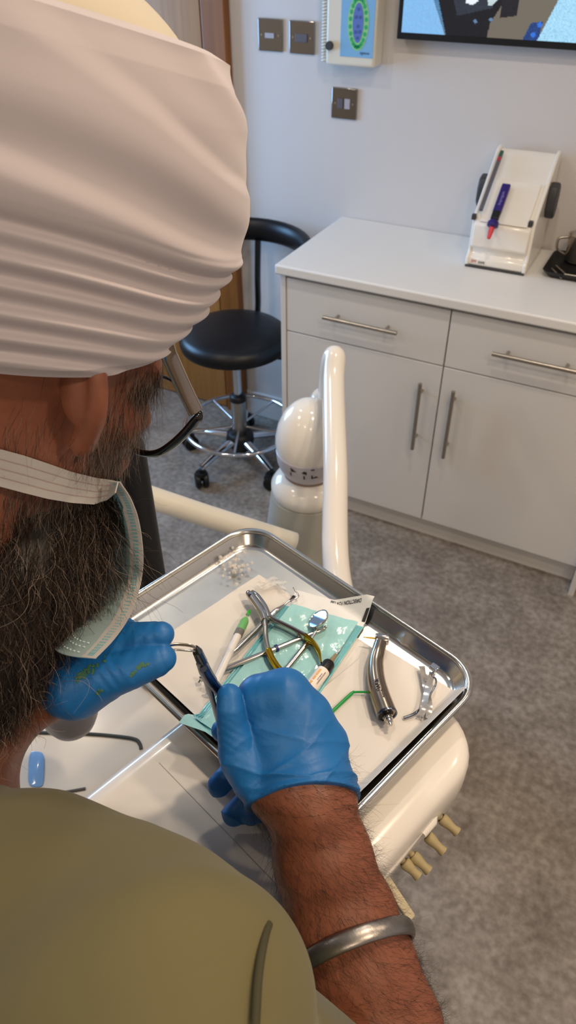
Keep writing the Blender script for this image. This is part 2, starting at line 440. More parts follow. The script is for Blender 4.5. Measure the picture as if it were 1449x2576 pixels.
# ================================================================ WALL FITTINGS
def wall_plate(px0, py0, px1, py1, kind, label):
    a = ony(px0, py0, WALL_B-.006); b = ony(px1, py1, WALL_B-.006)
    cx, cz = (a[0]+b[0])/2, (a[2]+b[2])/2; h = .043
    t = thing('wall_socket' if kind != 'switch' else 'wall_switch', label, 'socket' if kind != 'switch' else 'switch', (cx, WALL_B, cz), 'square steel plates on the wall')
    MB().box((cx-h, WALL_B-.007, cz-h), (cx+h, WALL_B-.001, cz+h)).build('face_plate', M['plate'], t, bevel=.002)
    s = MB()
    for sx in (-1, 1): MB().tube([(cx+sx*.03, WALL_B-.0085, cz), (cx+sx*.03, WALL_B-.006, cz)], .0032, 12).build('screw', M['chrome'], t)
    if kind == 'hdmi':
        MB().box((cx-.016, WALL_B-.012, cz-.008), (cx+.016, WALL_B-.006, cz+.006)).build('port', M['grey_pl'], t, bevel=.001)
    elif kind == 'data':
        MB().box((cx-.02, WALL_B-.011, cz-.012), (cx+.02, WALL_B-.006, cz+.010)).build('port', M['plate_dark'], t, bevel=.001)
    else:
        for sx in (-1, 1):
            MB().box((cx+sx*.012-.009, WALL_B-.011, cz-.014), (cx+sx*.012+.009, WALL_B-.006, cz+.014)).build('port', M['plate_dark'] if sx < 0 else M['grey_pl'], t, bevel=.001)
    return t
M['plate'] = mat('polished_steel_plate', '#9c9a98', 0.12, 1.0)
M['plate_dark'] = mat('grey_socket_insert', '#5d5a60', 0.4)
wall_plate(648, 45, 711, 131, 'hdmi', 'leftmost polished steel socket plate on the wall, nearest the door frame')
wall_plate(726, 51, 792, 138, 'data', 'polished steel socket plate between another plate and the wall box')
wall_plate(833, 219, 898, 302, 'switch', 'single polished steel plate on the wall beneath the wall box')
# wall box with tooth chart
Y0 = WALL_B-.065
bl = ony(818, 163, Y0); br = ony(940, 178, Y0)
x0, x1, z0 = bl[0], br[0], bl[2]; z1 = z0+.34
t = thing('wall_control_box', 'cream wall box with blue tooth chart panel left of the television', 'control box', ((x0+x1)/2, WALL_B, z0))
MB().box((x0, Y0, z0), (x1, WALL_B-.001, z1)).build('housing', M['cream_pl'], t, bevel=.008, bseg=4)
pa, pb = ony(855, 141, Y0-.001), ony(937, 150, Y0-.001)
px0, px1, pz0 = pa[0], pb[0], pa[2]; pz1 = pz0+.30
M['panel_blue'] = mat('panel_blue', '#7fb4dc', 0.35)
M['tooth_green'] = mat('tooth_green', '#2fae6e', 0.4); M['tooth_pale'] = mat('tooth_pale_green', '#8ed08f', 0.4)
M['oval_blue'] = mat('oval_blue', '#5f78bf', 0.4); M['oval_dark'] = mat('oval_dark_blue', '#45609f', 0.4)
pn = MB().box((px0, Y0-.0015, pz0), (px1, Y0+.001, pz1)).build('chart_panel', M['panel_blue'], t, smooth=False)
oc = ony(901, 58, Y0-.002); ocx, ocz = oc[0], oc[2]
def oval(rx, rz, y, m, name, par, n=40, cz=None):
    pl = [(ocx+rx*math.cos(2*math.pi*k/n), (cz or ocz)+rz*math.sin(2*math.pi*k/n)) for k in range(n)]
    return MB().prism(pl, -y, -y+.0006, np.array([X3, Z3, -Y3])).build(name, m, par, smooth=False)
oval(.0325, .068, Y0-.0016, M['tooth_pale'], 'tooth_ring', pn)
oval(.0165, .048, Y0-.0024, M['oval_blue'], 'oval_field', pn)
teeth = MB()
for k in range(24):
    a = 2*math.pi*(k+.5)/24; a = a+.10*math.sin(2*a); cx, cz = ocx+.0248*math.cos(a), ocz+.0585*math.sin(a)
    teeth.prism([(cx+.0046*math.cos(b), cz+.0056*math.sin(b)) for b in np.linspace(0, 2*math.pi, 10, endpoint=False)], -(Y0-.0024), -(Y0-.0024)+.0006, np.array([X3, Z3, -Y3]))
teeth.build('tooth_symbols', M['tooth_green'], pn, smooth=False)
sq = MB()
for (dx, dz) in ((-.0065, .014), (.0065, .014), (0, -.008), (-.006, -.022), (.006, -.021), (0, -.036), (0, .033)):
    sq.prism(rrect(.0095, .008, .003, 3, ocx+dx, ocz+dz), -(Y0-.0031), -(Y0-.0031)+.0004, np.array([X3, Z3, -Y3]))
sq.build('symbol_pattern', M['oval_dark'], pn, smooth=False)
text_part('lettering', 'xgenus', .011, (px1-.026, Y0-.0019, pz0+.012), X3, Z3, mat('panel_ink', '#1f4d7d', .5), pn)
kb = ony(828, 115, Y0-.006)
MB().lathe([(0, -.012), (.010, -.012), (.0115, -.009), (.0115, .006), (0, .006)], (kb[0], Y0, kb[2]), np.array([X3, Z3, Y3]), 20).build('knob', M['dark_grey'], t)
# coiled cord on its left side
hel = []
for k in range(420):
    a = k*.62; hel.append((x0-.012+.0075*math.cos(a), Y0+.02+.0075*math.sin(a), z0+.004+k*.33/420))
cd = MB().tube(hel, .0028, 7).build('coiled_cord', M['cream_pl'])
tag(cd, 'cream coiled cord hanging down the left side of the wall box', 'cord')
# television
TVX0, TVZ0, TVY = -.873, 1.432, WALL_B-.045
q = ony(997, 98, TVY); TVX0, TVZ0 = q[0], q[2]
t = thing('television', 'black wall television showing a dark blurred picture', 'television', (TVX0+.5, WALL_B, TVZ0))
TW, TH = 1.10, .62
MB().box((TVX0, TVY, TVZ0), (TVX0+TW, TVY+.03, TVZ0+TH)).build('housing', M['black_plastic'], t, bevel=.003)
MB().box((TVX0+.3, TVY+.028, TVZ0+.2), (TVX0+.8, WALL_B-.001, TVZ0+.45)).build('wall_bracket', M['black_plastic'], t, smooth=False)
def screen_mat():
    m = bpy.data.materials.new('lit_screen'); m.use_nodes = True; nt = m.node_tree
    b = nt.nodes['Principled BSDF']; b.inputs['Base Color'].default_value = (.01, .01, .01, 1); b.inputs['Roughness'].default_value = .15
    a = nt.nodes.new('ShaderNodeAttribute'); a.attribute_name = 'Col'
    nt.links.new(a.outputs['Color'], b.inputs['Emission Color']); b.inputs['Emission Strength'].default_value = .95
    return m
# picture on the screen: a coarse dot image of coloured areas
sx0, sx1, sz0, sz1 = TVX0+.014, TVX0+TW-.014, TVZ0+.017, TVZ0+TH-.012
NX, NZ = 440, 240
def spx(px, py): q = ony(px, py, TVY); return np.array([q[0], q[2]])
def inpoly(P, poly):
    x, y = P[:, 0], P[:, 1]; c = np.zeros(len(P), bool); n = len(poly)
    for i in range(n):
        x1, y1 = poly[i]; x2, y2 = poly[(i+1) % n]
        s = ((y1 > y) != (y2 > y)) & (x < (x2-x1)*(y-y1)/((y2-y1) or 1e-9)+x1); c ^= s
    return c
gx, gz = np.meshgrid((np.arange(NX)+.5)/NX*(sx1-sx0)+sx0, (np.arange(NZ)+.5)/NZ*(sz1-sz0)+sz0)
GP = np.stack([gx.ravel(), gz.ravel()], 1)
rng = np.random.default_rng(3)
colr = np.tile(np.array(lin('#6e675c')), (len(GP), 1))
def paint(pts, c, jit=0.0):
    k = inpoly(GP, [spx(*p) for p in pts]); colr[k] = np.array(lin(c))*(1+jit*rng.normal(size=(k.sum(), 1)))
paint([(1000, 100), (1125, 108), (1085, -20), (1070, -400), (900, -400)], '#7fb6e6', .04)
paint([(1125, 100), (1085, -20), (1070, -400), (1110, -400), (1135, 60)], '#4f7fa6', .08)
paint([(1125, 104), (1222, 112), (1232, 60), (1310, -60), (1290, -400), (1100, -400), (1095, -40)], '#12141c', .2)
paint([(1150, 40), (1240, 20), (1235, -60), (1130, -60)], '#2b333f', .1)
paint([(1258, 45), (1300, 40), (1310, -20), (1270, -30)], '#1c1c24', .2)
paint([(1172, 8), (1190, 12), (1203, 3), (1203, -14), (1172, -14)], '#e6edf5', .02)
paint([(1228, 14), (1238, 14), (1262, -12), (1226, -12)], '#bcd0d2', .05)
paint([(1310, 108), (1336, 58), (1366, 54), (1352, 108)], '#1f3f78', .2)
paint([(1346, 112), (1470, 122), (1560, -300), (1470, -300), (1405, 0)], '#9fd2ee', .10)
for (cx_, cy_, r_) in ((1358, 62, 7), (1341, 88, 7), (1196, 54, 5), (1235, 50, 5)):
    paint([(cx_+r_*math.cos(a), cy_+r_*math.sin(a)) for a in np.linspace(0, 6.28, 9)[:-1]], '#2f6fd6' if cx_ > 1300 else '#5f7fa6')
me = bpy.data.meshes.new('screen')
vs = [(sx0+(sx1-sx0)*i/NX, TVY-.0006, sz0+(sz1-sz0)*k/NZ) for k in range(NZ+1) for i in range(NX+1)]
me.from_pydata(vs, [], [(k*(NX+1)+i, k*(NX+1)+i+1, (k+1)*(NX+1)+i+1, (k+1)*(NX+1)+i) for k in range(NZ) for i in range(NX)])
ca = me.color_attributes.new('Col', 'FLOAT_COLOR', 'CORNER')
cc = np.ones((NX*NZ, 4, 4), np.float32); cc[:, :, :3] = np.clip(colr, 0, 1)[:, None, :]
ca.data.foreach_set('color', cc.ravel()); me.materials.append(screen_mat())
so = bpy.data.objects.new('screen', me); COL.objects.link(so); so.parent = t; so.matrix_parent_inverse = Matrix.Translation(-Vector(t.location))

# ================================================================ ON THE WORKTOP
# mixing machine
FL, FR = onz(1170, 668, .90), onz(1318, 693, .90)
mx = FR-FL; mw = np.linalg.norm(mx); mx /= mw; my = np.array([-mx[1], mx[0], 0]); AXM = np.array([mx, my, Z3])
BOXM = np.array([my, Z3, mx])     # profile in (depth, height), extruded along width
t = thing('mixing_machine', 'white dental mixing machine with sloping lid on the worktop', 'machine', tuple(FL+mx*mw/2+my*.1))
def mp(w, d, h): return FL+mx*w+my*d+Z3*h
body = [(0, .004), (.0, .026), (.016, .040), (.016, .052), (-.003, .060), (-.002, .122), (.012, .134), (.185, .272), (.212, .278), (.230, .26), (.236, .004)]
MB().prism(body[::-1], .006, mw-.006, BOXM, FL).build('body', M['white_pl2'] if 'white_pl2' in M else M['white_pl'], t, bevel=.006, bseg=3)
sd = MB()
side = [(-.003, .003), (-.002, .028), (.014, .042), (.014, .128), (.022, .144), (.185, .279), (.216, .285), (.234, .268), (.238, .003)]
for (a, b) in ((-.002, .009), (mw-.009, mw+.002)): MB().prism(side[::-1], a, b, BOXM, FL).build('side_panel', M['white_pl'], t, bevel=.004)
lid = [(.008, .130), (.112, .213), (.110, .220), (.000, .132)]
MB().prism(lid[::-1], .022, mw-.018, BOXM, FL).build('lid', M['white_pl'], t, bevel=.002)
for s in (0, 1):
    c = mp(-.014 if s == 0 else mw+.014, .15, .165)
    pr = [(.0, -.048), (.02, -.046), (.034, -.025), (.036, .01), (.028, .04), (.01, .052), (-.02, .045), (-.03, .02), (-.028, -.02)]
    MB().prism([(p[0], p[1]) for p in pr], -.013, .013, BOXM, c).build('knob', M['dark_grey'], t, bevel=.006)
for (w_, d_, h_) in ((.002, .010, .138), (mw-.012, .012, .140)):
    MB().box((-.006, -.006, -.007), (.006, .008, .008), AXM, mp(w_, d_, h_)).build('hinge', M['dark_grey'], t, bevel=.002)
sl = np.array([0.17, 0.126]); sl = sl/np.linalg.norm(sl); SLV = my*sl[0]+Z3*sl[1]; SLN = -my*sl[1]+Z3*sl[0]
o0 = mp(.018, .040, .168)+SLN*.010
st = MB().box((-.005, -.03, -.004), (.005, .17, .004), np.array([mx, SLV, SLN]), o0).build('scale_strip', M['plate_dark'], t, bevel=.001)
g = MB().box((-.0045, .135, .004), (.0045, .147, .005), np.array([mx, SLV, SLN]), o0).build('red_mark', mat('red_mark', '#b0303c', .5), st, smooth=False)
g = MB().box((-.0045, .150, .004), (.0045, .166, .005), np.array([mx, SLV, SLN]), o0).build('green_mark', mat('green_mark', '#2d5a4a', .5), st, smooth=False)
bs = MB().box((.0, -.006, 0), (mw, .0, .006), AXM, mp(0, .0, 0)).build('foot_strip', M['dark_grey'], t, bevel=.001)
def lp(w, d, h): return mp(w, d, h)
AXF = (mx, Z3)
text_part('lettering', '3M', .013, lp(.022, -.0008, .017), mx, Z3, mat('logo_red', '#c01f30', .5), t)
text_part('lettering', 'ESPE', .010, lp(.046, -.0008, .016), mx, Z3, M['ink'], t)
# purple mixing tip lying on the lid
M['purple'] = mat('purple_plastic', '#2f1d6b', 0.3); M['red_tip'] = mat('red_tip', '#d0343f', 0.35)
tt = thing('dispensing_cartridge', 'purple cartridge with red mixing tip on the machine front', 'cartridge', tuple(mp(.06, .02, .18)))
po = mp(.064, .018, .142)+SLN*.017
ax = np.array([mx, SLV, SLN])
MB().box((-.012, .0, -.004), (.012, .095, .008), ax, po).build('sleeve', M['purple'], tt, bevel=.003)
MB().box((-.011, -.022, -.005), (.011, .006, .009), ax, po).build('clip', M['black_plastic'], tt, bevel=.003)
pc = po+SLV*-.022+SLN*.0
DN = -Z3*.75-my*.65; DN /= np.linalg.norm(DN); u_ = mx; axn = np.array([u_, np.cross(DN, u_), DN])
MB().lathe([(0, 0), (.011, 0), (.016, .006), (.016, .016), (.011, .020), (0, .020)], pc, axn, 18).build('collar', M['purple'], tt)
MB().lathe([(0, .018), (.0075, .018), (.0075, .030), (.005, .052), (0, .054)], pc, axn, 18).build('nozzle', M['red_tip'], tt)
text_part('lettering', 'Impregum', .011, po+SLV*.045+SLN*.0085, SLV, -mx, mat('pale_ink', '#8f86c0', .5), tt)
# black tray with metal pot
T0 = onz(1352, 700, .90)
t = thing('black_tray', 'black plastic tray at the right end of the worktop beside the mixing machine', 'tray', tuple(T0))
TX0, TY0 = T0[0], T0[1]
def tray_loop(w, d, z, r, cx, cy): return [(cx+p[0], cy+p[1], z) for p in rrect(w, d, r, 5)]
TWd, TDp = .27, .19; tcx, tcy = TX0+TWd/2+.004, TY0+TDp/2+.006
lo = [tray_loop(TWd-.03, TDp-.03, .901, .02, tcx, tcy), tray_loop(TWd, TDp, .920, .025, tcx, tcy), tray_loop(TWd-.006, TDp-.006, .921, .023, tcx, tcy), tray_loop(TWd-.034, TDp-.034, .904, .018, tcx, tcy)]
MB().rings(lo).build('dish', M['black_plastic'], t)
cp = onz(1443, 648, .905)+np.array([0, 0, .002])
pt = thing('metal_pot', 'small open steel pot standing in the black tray', 'pot', (cp[0]+.012, cp[1]-.03, .907))
c = (cp[0]+.012, cp[1]-.03, .907)
MB().lathe([(0, 0), (.030, 0), (.034, .004), (.036, .075), (.038, .078), (.036, .078), (.033, .075), (.031, .006), (0, .005)], c, None, 36).build('cup', M['steel'], pt)
MB().tube(smooth_path([(c[0]-.035, c[1]-.01, .975), (c[0]-.06, c[1]-.02, .97), (c[0]-.058, c[1]-.02, .94), (c[0]-.034, c[1]-.01, .925)], 6), .004, 10).build('handle', M['steel'], pt)
for k, (a, b, lb) in enumerate(((onz(1388, 676, .909), onz(1412, 700, .909), 'short steel instrument nearest the front left corner of the black tray'),
                                (onz(1398, 668, .909), onz(1425, 692, .909), 'short steel instrument behind another one in the black tray'),
                                (onz(1420, 690, .910), onz(1480, 700, .910), 'steel instrument lying level across the front of the black tray'))):
    o = MB().tube([a, a*.3+b*.7, b], [.0024, .003, .0016], 10).build('hand_instrument', M['steel']); tag(o, lb, 'instrument', 'instruments in the black tray')

# ================================================================ DENTAL UNIT BEHIND THE TRAY
t = thing('dental_unit_column', 'white dental unit column with domed joint and grey-green base', 'dental unit', (-.60, 1.17, 0))
dc = at(755, 1100, 1.60); dx_, dy_ = dc[0]+.012, dc[1]+.02
M['band'] = mat('lilac_grey_plastic', '#b9b5bc', .3)
cz = .765
MB().lathe([(.071, .795), (.0745, .808), (.074, .832), (.068, .860), (.055, .888), (.037, .907), (.022, .915), (0, .917)], (dx_, dy_, 0), None, 48).build('dome', M['white_pl'], t)
bd = MB().lathe([(0, .737), (.056, .737), (.065, .751), (.0716, .770), (.0735, .795), (.071, .797), (0, .797)], (dx_, dy_, 0), None, 48).build('control_band', M['band'], t)
MB().lathe([(.0, .730), (.053, .730), (.057, .733), (.057, .739), (.053, .742), (0, .742)], (dx_, dy_, 0), None, 48).build('joint_ring', mat('brown_ring', '#8a7468', .4), t)
MB().lathe([(0, .672), (.078, .672), (.086, .684), (.086, .702), (.076, .718), (.062, .728), (.05, .733), (0, .733)], (dx_, dy_, 0), None, 48).build('collar', M['white_pl'], t)
lo = []
for (z, wx, wy, r) in ((0, .30, .34, .09), (.12, .26, .30, .09), (.30, .215, .24, .08), (.55, .19, .20, .08), (.675, .172, .172, .083)):
    lo.append([(dx_+p[0], dy_+p[1], z) for p in rrect(wx, wy, r, 8)])
MB().rings(lo).build('base', M['base_pl'], t)
# touch symbols on the band
vdir = np.array([0-dx_, 0-dy_]); va = math.atan2(vdir[1], vdir[0])
ic = MB()
def on_band(a, z): 
    rr = .0735 if z > .79 else (.0716+(z-.770)*.076 if z > .77 else .0716-(.770-z)*.35)
    return np.array([dx_+rr*math.cos(a), dy_+rr*math.sin(a), z])
def patch(poly):
    V = [on_band(va+R_(p[0]), p[1])+np.array([math.cos(va+R_(p[0])), math.sin(va+R_(p[0])), 0])*.0008 for p in poly]
    ic.add(V, [tuple(range(len(V)))])
for (a0, kind) in ((-30, 0), (-5, 1), (6, 2)):
    if kind == 0:
        patch([(a0-4, .776), (a0-4, .766), (a0-1.5, .766), (a0-1.5, .776)]); patch([(a0-3, .790), (a0-1, .779), (a0+9, .781), (a0+3, .786)])
    elif kind == 1:
        patch([(a0-4, .774), (a0-4, .763), (a0-1.2, .763), (a0-1.2, .774)]); patch([(a0-7, .781), (a0+2, .777), (a0+2, .785), (a0-3, .787)])
    else:
        patch([(a0-1, .776), (a0-1, .765), (a0+12, .768), (a0+7, .773), (a0+2, .769), (a0+1, .776)]); patch([(a0-2, .793), (a0-2, .790), (a0+4, .790), (a0+4, .793)])
ic.build('touch_symbols', M['ink'], bd, smooth=False)
# bent white support arm: rises behind the dome, bends and comes towards the tray
arm = thing('support_arm', 'long white tubular arm rising from under the steel tray to the white dome', 'arm', (dx_, dy_, .90))
A0 = at(838, 922, 1.52); A1 = at(850, 1460, 1.30); A2 = np.array([-.098, .526, .855]); A3 = np.array([-.128, .43, .93]); A4 = np.array([-.135, .40, 1.057])
q = at(800, 1000, 1.62)
B0 = np.array([q[0]+.018, q[1]+.010, q[2]-.005])
top = A0+np.array([0, 0, .0])
path = smooth_path([B0, B0*.35+A0*.65+np.array([-.004, .004, .030]), A0+np.array([-.001, .010, .016]), A0*.9+A1*.1, A0*.5+A1*.5, A1, A1*.45+A2*.55+np.array([0, 0, -.012]), A2, A3, A4], 10)
MB().tube(path, list(np.interp(np.linspace(0, 1, len(path)), [0, .3, .55, 1], [.0215, .0222, .0242, .0242])), 28).build('tube', M['white_pl'], arm)
MB().lathe([(0, -.03), (.028, -.03), (.032, -.02), (.030, .0), (.036, .006), (.037, .014), (.032, .02), (0, .02)], (q[0]+.018, q[1]+.01, q[2]-.012), None, 32).build('socket_ring', M['white_pl'], arm)
# horizontal tube to the left
hp0 = at(-200, 1080, 1.38)
ht = MB(); ht.lathe([(0, 0), (.16, 0), (.16, .018), (.03, .03), (0, .03)], (hp0[0], hp0[1], 0), None, 36)
o = ht.tube(smooth_path([(hp0[0], hp0[1], .02), (hp0[0], hp0[1], .85), hp0*.97+at(0, 1140, 1.39)*.03+np.array([0, 0, .0]), at(60, 1155, 1.40)], 8)[:-1]+[at(60, 1155, 1.40), at(250, 1210, 1.42), at(345, 1240, 1.46), at(520, 1298, 1.52), at(672, 1345, 1.58), at(740, 1366, 1.60)], .0235, 28)
o = o.build('horizontal_tube', M['cream_pl']); tag(o, 'pale cream horizontal tube running from the face mask to the unit base', 'tube')
# black post
pb = at(318, 1150, .95)
o = MB().lathe([(0, .741), (.045, .741), (.045, .755), (.03, .765), (.026, .78), (.026, 1.20), (.02, 1.21), (0, 1.21)], (pb[0], pb[1], 0), None, 36).build('black_post', M['black_plastic'])
tag(o, 'smooth black upright post behind the face mask and spectacles', 'post')
# ================================================================ DELIVERY UNIT UNDER THE TRAY
TH_ = R_(-17.3)
TU = np.array([math.cos(TH_), math.sin(TH_), 0.0]); TV = np.array([-TU[1], TU[0], 0.0])
TAX = np.array([TU, TV, Z3])
TZ = 1.167                                   # tray rim plane
TO = np.array([-.2281, .4091, 0.0])*1.0
def tl(u, v, z): return TO+u*TU+v*TV+Z3*z
UZ = 1.140                                   # unit top
unit = thing('delivery_unit', 'white rounded dental delivery unit carrying the steel tray', 'delivery unit', tuple(tl(.09, -.1, 0)))
def rrect4(w, h, rs, n, cx, cy):
    out = []
    for (sx, sy, a0), r in zip(((1, 1, 0), (-1, 1, 90), (-1, -1, 180), (1, -1, 270)), rs):
        for k in range(n+1):
            a = R_(a0+90*k/n); out.append((cx+sx*(w/2-r)+r*math.cos(a), cy+sy*(h/2-r)+r*math.sin(a)))
    return out
def slab(cx, cy, w, d, zs, r, name, m, par, rn=None):
    lo = []; rn = rn or r
    for z, s in zs: lo.append([tl(p[0], p[1], z) for p in rrect4(w-2*s, d-2*s, (max(r-s, .004), max(r-s, .004), max(rn-s, .004), max(rn-s, .004)), 8, cx, cy)])
    return MB().rings(lo).build(name, m, par)
M['unit_white'] = mat('unit_white', '#e3dfd8', 0.22, coat=0.25)
slab(.0865, -.1025, .227, .375, [(1.055, .03), (1.062, .014), (1.078, .003), (1.105, 0), (UZ-.014, 0), (UZ-.006, .003), (UZ-.001, .010), (UZ, .02)], .055, 'housing', M['unit_white'], unit, .022)
slab(.060, .010, .150, .095, [(UZ-.004, 0), (UZ+.005, .0), (UZ+.008, .004)], .03, 'tray_support', M['unit_white'], unit)
M['seam'] = mat('grey_seam', '#c6c1bb', .5)
s = MB()
s.tube([tl(-.022, -.150, UZ-.0055), tl(-.0, -.150, UZ-.0001), tl(.175, -.150, UZ-.0001), tl(.195, -.150, UZ-.0055)], .0006, 8)
s.build('seam', M['seam'], unit)
s = MB(); s.tube([tl(.1975, .0, 1.108), tl(.1995, -.05, 1.105), tl(.1995, -.19, 1.105)], .0022, 8); s.build('side_seam', M['seam'], unit)
MB().tube([tl(.192, .012, 1.107), tl(.1985, -.005, 1.105), tl(.1995, -.02, 1.104)], [.002, .0055, .004], 12).build('side_button', M['unit_white'], unit)
# khaki plugs on the right hand side
M['khaki'] = mat('khaki_rubber', '#a79a74', .55, bump=(400, .15, .0005))
def plug(px_, py_, ex, ey, label, kind=0):
    p0 = onz(px_, py_, 1.085); 
    d = onz(ex, ey, 1.075)-p0; L = np.linalg.norm(d); d /= L
    u_ = np.cross(d, Z3); u_ /= np.linalg.norm(u_); ax = np.array([u_, np.cross(d, u_), d])
    t = thing('holder_plug', label, 'plug', tuple(p0), 'khaki rubber plugs along the unit edge')
    MB().lathe([(0, -.03), (.0029, -.03), (.0029, L*.42), (0, L*.42)], p0, ax, 20).build('pin', M['khaki'], t)
    MB().lathe([(0, L*.34), (.0046, L*.34), (.0055, L*.38), (.0054, L*.5), (.0042, L*.70), (.0039, L*.84), (.0047, L*.98), (.0046, L*1.02), (.0028, L*1.03), (0, L*.99)], p0, ax, 24).build('grip', M['khaki'], t)
plug(1090, 2040, 1150, 2093, 'khaki rubber plug farthest up the unit edge, nearest the tray corner')
plug(1055, 2083, 1115, 2142, 'khaki rubber plug second down the unit edge from the tray corner')
plug(1018, 2132, 1078, 2190, 'khaki rubber plug overlapping the plug closest to the forearm')
plug(998, 2150, 1052, 2204, 'khaki rubber plug closest to the hairy forearm, in front of another plug')
q0, q1 = onz(965, 2205, 1.085), onz(1000, 2258, 1.07)
d = q1-q0; d /= np.linalg.norm(d); uu = np.cross(d, Z3)
o = MB().box((-.006, -.02, -.003), (.006, .045, .003), np.array([uu, d, np.cross(uu, d)]), q0).build('side_tab', mat('pale_rubber', '#c9bfa3', .5), bevel=.0015)
tag(o, 'pale flat tab sticking out of the unit beside the hairy forearm', 'tab')

# ================================================================ STEEL TRAY
TW2, TD2 = .332, .237
FZ = TZ-.017
t = thing('instrument_tray', 'polished metal instrument tray with rolled rim and rounded corners', 'tray', tuple(tl(0, 0, FZ-.001)))
def trl(w, d, r, z, n=10): return [tl(p[0], p[1], z) for p in rrect(w, d, r, n)]
lo = []
def add_l(ins, z, rr): lo.append(trl(TW2-2*ins, TD2-2*ins, rr, z))
# outside going up, rolled rim, inside going down
add_l(.019, FZ-.0012, .024); add_l(.015, FZ-.0008, .027); add_l(.012, FZ+.002, .029); add_l(.0045, TZ-.0045, .036)
for k in range(9):
    a = math.pi*(1.15-1.35*k/8)
    add_l(.0025-.0028*-math.cos(a)*-1-.0, TZ-.0022+.0028*math.sin(a), .038)
add_l(.0062, TZ-.004, .035); add_l(.0128, FZ+.0035, .029); add_l(.0155, FZ+.0006, .0265); add_l(.019, FZ, .024)
lo2 = lo
bm_ = MB(); bm_.rings(lo, cap0=False, cap1=False)
side_o = bm_.build('rim_wall', M['alu'], t)
MB().rings([trl(TW2-.038, TD2-.038, .024, FZ-.0012), trl(TW2-.038, TD2-.038, .024, FZ)]).build('tray_floor', M['alu_floor'], t, smooth=False)
IZ = FZ+.0004                                # resting height on bare tray

# paper liner
def tp(x, y, z): 
    P = onz(x, y, z)-TO; return P@TU, P@TV
rngp = np.random.default_rng(7)
def sheet(poly, z, name, m, thick=.0003, wav=.0006, seedk=0, n=44, lift=None):
    """bilinear sheet over 4 corners in tray (u,v), slightly wavy"""
    (a, b, c, d) = [np.array(p) for p in poly]; G = []
    for i in range(n+1):
        row = []
        for k in range(n+1):
            s_, q_ = i/n, k/n
            p = (a*(1-s_)+b*s_)*(1-q_)+(d*(1-s_)+c*s_)*q_
            zz = z+wav*(.5+.5*math.sin(p[0]*70+seedk)*math.cos(p[1]*83+seedk*2))
            if lift: zz += lift(p)
            row.append(tl(p[0], p[1], zz))
        G.append(row)
    return MB().grid(G, thick).build(name, m)
def rim_lift(p):
    """paper riding up the tray wall"""
    ou = max(0, abs(p[0])-(TW2/2-.0195)); ov = max(0, abs(p[1])-(TD2/2-.0195))
    return min(.0215, 1.5*math.hypot(ou, ov))
pA = (-.103, .071); pB = (-.108, -.100); pD = (.140, .094)
c1_ = tp(1162, 1722, TZ)
o = sheet([pA, pB, (.150, -.100), (.150, .084)], IZ, 'paper_liner', M['paper'], lift=rim_lift, wav=.0008)
tag(o, 'white paper liner covering most of the tray floor', 'paper')
o = sheet([(.058, .085), (.052, -.098), (.153, -.104), (.159, .093)], IZ+.0022, 'paper_liner', M['paper'], lift=rim_lift, wav=.0009, seedk=2)
tag(o, 'white paper sheet under the drill handpiece, its corner riding up the tray wall', 'paper')

# sterilisation pouch
M['pouch'] = mat('teal_pouch_film', '#9fd4d6', .13, coat=.4, bump=(55, .5, .004))
M['pouch_dk'] = mat('teal_pouch_seal', '#6fc0cf', .18, coat=.3, bump=(120, .3, .002))
PT = np.array([-.048, .058]); PR = np.array([.033, .094]); dn = np.array([.048, -.182])
t = thing('sterilisation_pouch', 'opened teal sterilisation pouch with white peel flap lying across the tray', 'pouch', tuple(tl(0, 0, IZ)))
PZ = IZ+.0036
ex = (PR-PT)/np.linalg.norm(PR-PT); ey = np.array([-ex[1], ex[0]])
if ey@dn > 0: ey = -ey
PL = np.linalg.norm(PR-PT); PH = abs(ey@dn); ey_ = dn/np.linalg.norm(dn); PHL = np.linalg.norm(dn)
def pp(x, y, z):
    p = PT+ex*x+ey_*y
    return tl(p[0], p[1], z+rim_lift(p)*1.02)
def pouch_sheet(x0, x1, y0, y1, z, nx, ny, crinkle, m, name, par, thick=.00025, seed=1):
    rg = np.random.default_rng(seed); G = []
    ph = rg.uniform(0, 6.28, 12); fr = rg.uniform(50, 190, 12); an = rg.uniform(0, 3.14, 12)
    for i in range(nx+1):
        row = []
        for k in range(ny+1):
            x = x0+(x1-x0)*i/nx; y = y0+(y1-y0)*k/ny
            w_ = sum(abs(math.sin((x*math.cos(a)+y*math.sin(a))*f+p)) for a, f, p in zip(an, fr, ph))/12
            row.append(pp(x, y, z+crinkle*w_))
        G.append(row)
    return MB().grid(G, thick).build(name, m, par)
pouch_sheet(0.0, PL, .0, PHL, PZ-.0008, 20, 40, .0004, M['pouch'], 'backing', t, seed=2)
flp = pouch_sheet(0.001, PL-.001, -.024, .002, PZ-.0004, 20, 10, .0002, M['flap'], 'flap', t, seed=3)
flm = pouch_sheet(.007, PL-.007, .0, PHL-.012, PZ+.0004, 60, 110, .0034, M['pouch'], 'film', t, seed=5)
sl_ = MB()
for k in range(3):
    for (xa, s_) in ((.0012+k*.0022, 1), (PL-.0012-k*.0022, -1)):
        sl_.tube([pp(xa, y, PZ+.0003) for y in np.linspace(.003, PHL-.02, 24)], .0007, 6)
    r0 = .012+k*.0022
    sl_.tube([pp(PL/2+(PL/2-.0012-k*.0022)*math.cos(a), PHL-.022+.012*math.sin(a)-k*.0022*0, PZ+.0005) for a in np.linspace(0, math.pi, 24)], .0007, 6)
sl_.build('heat_seal', M['pouch_dk'], t)
bk = MB()
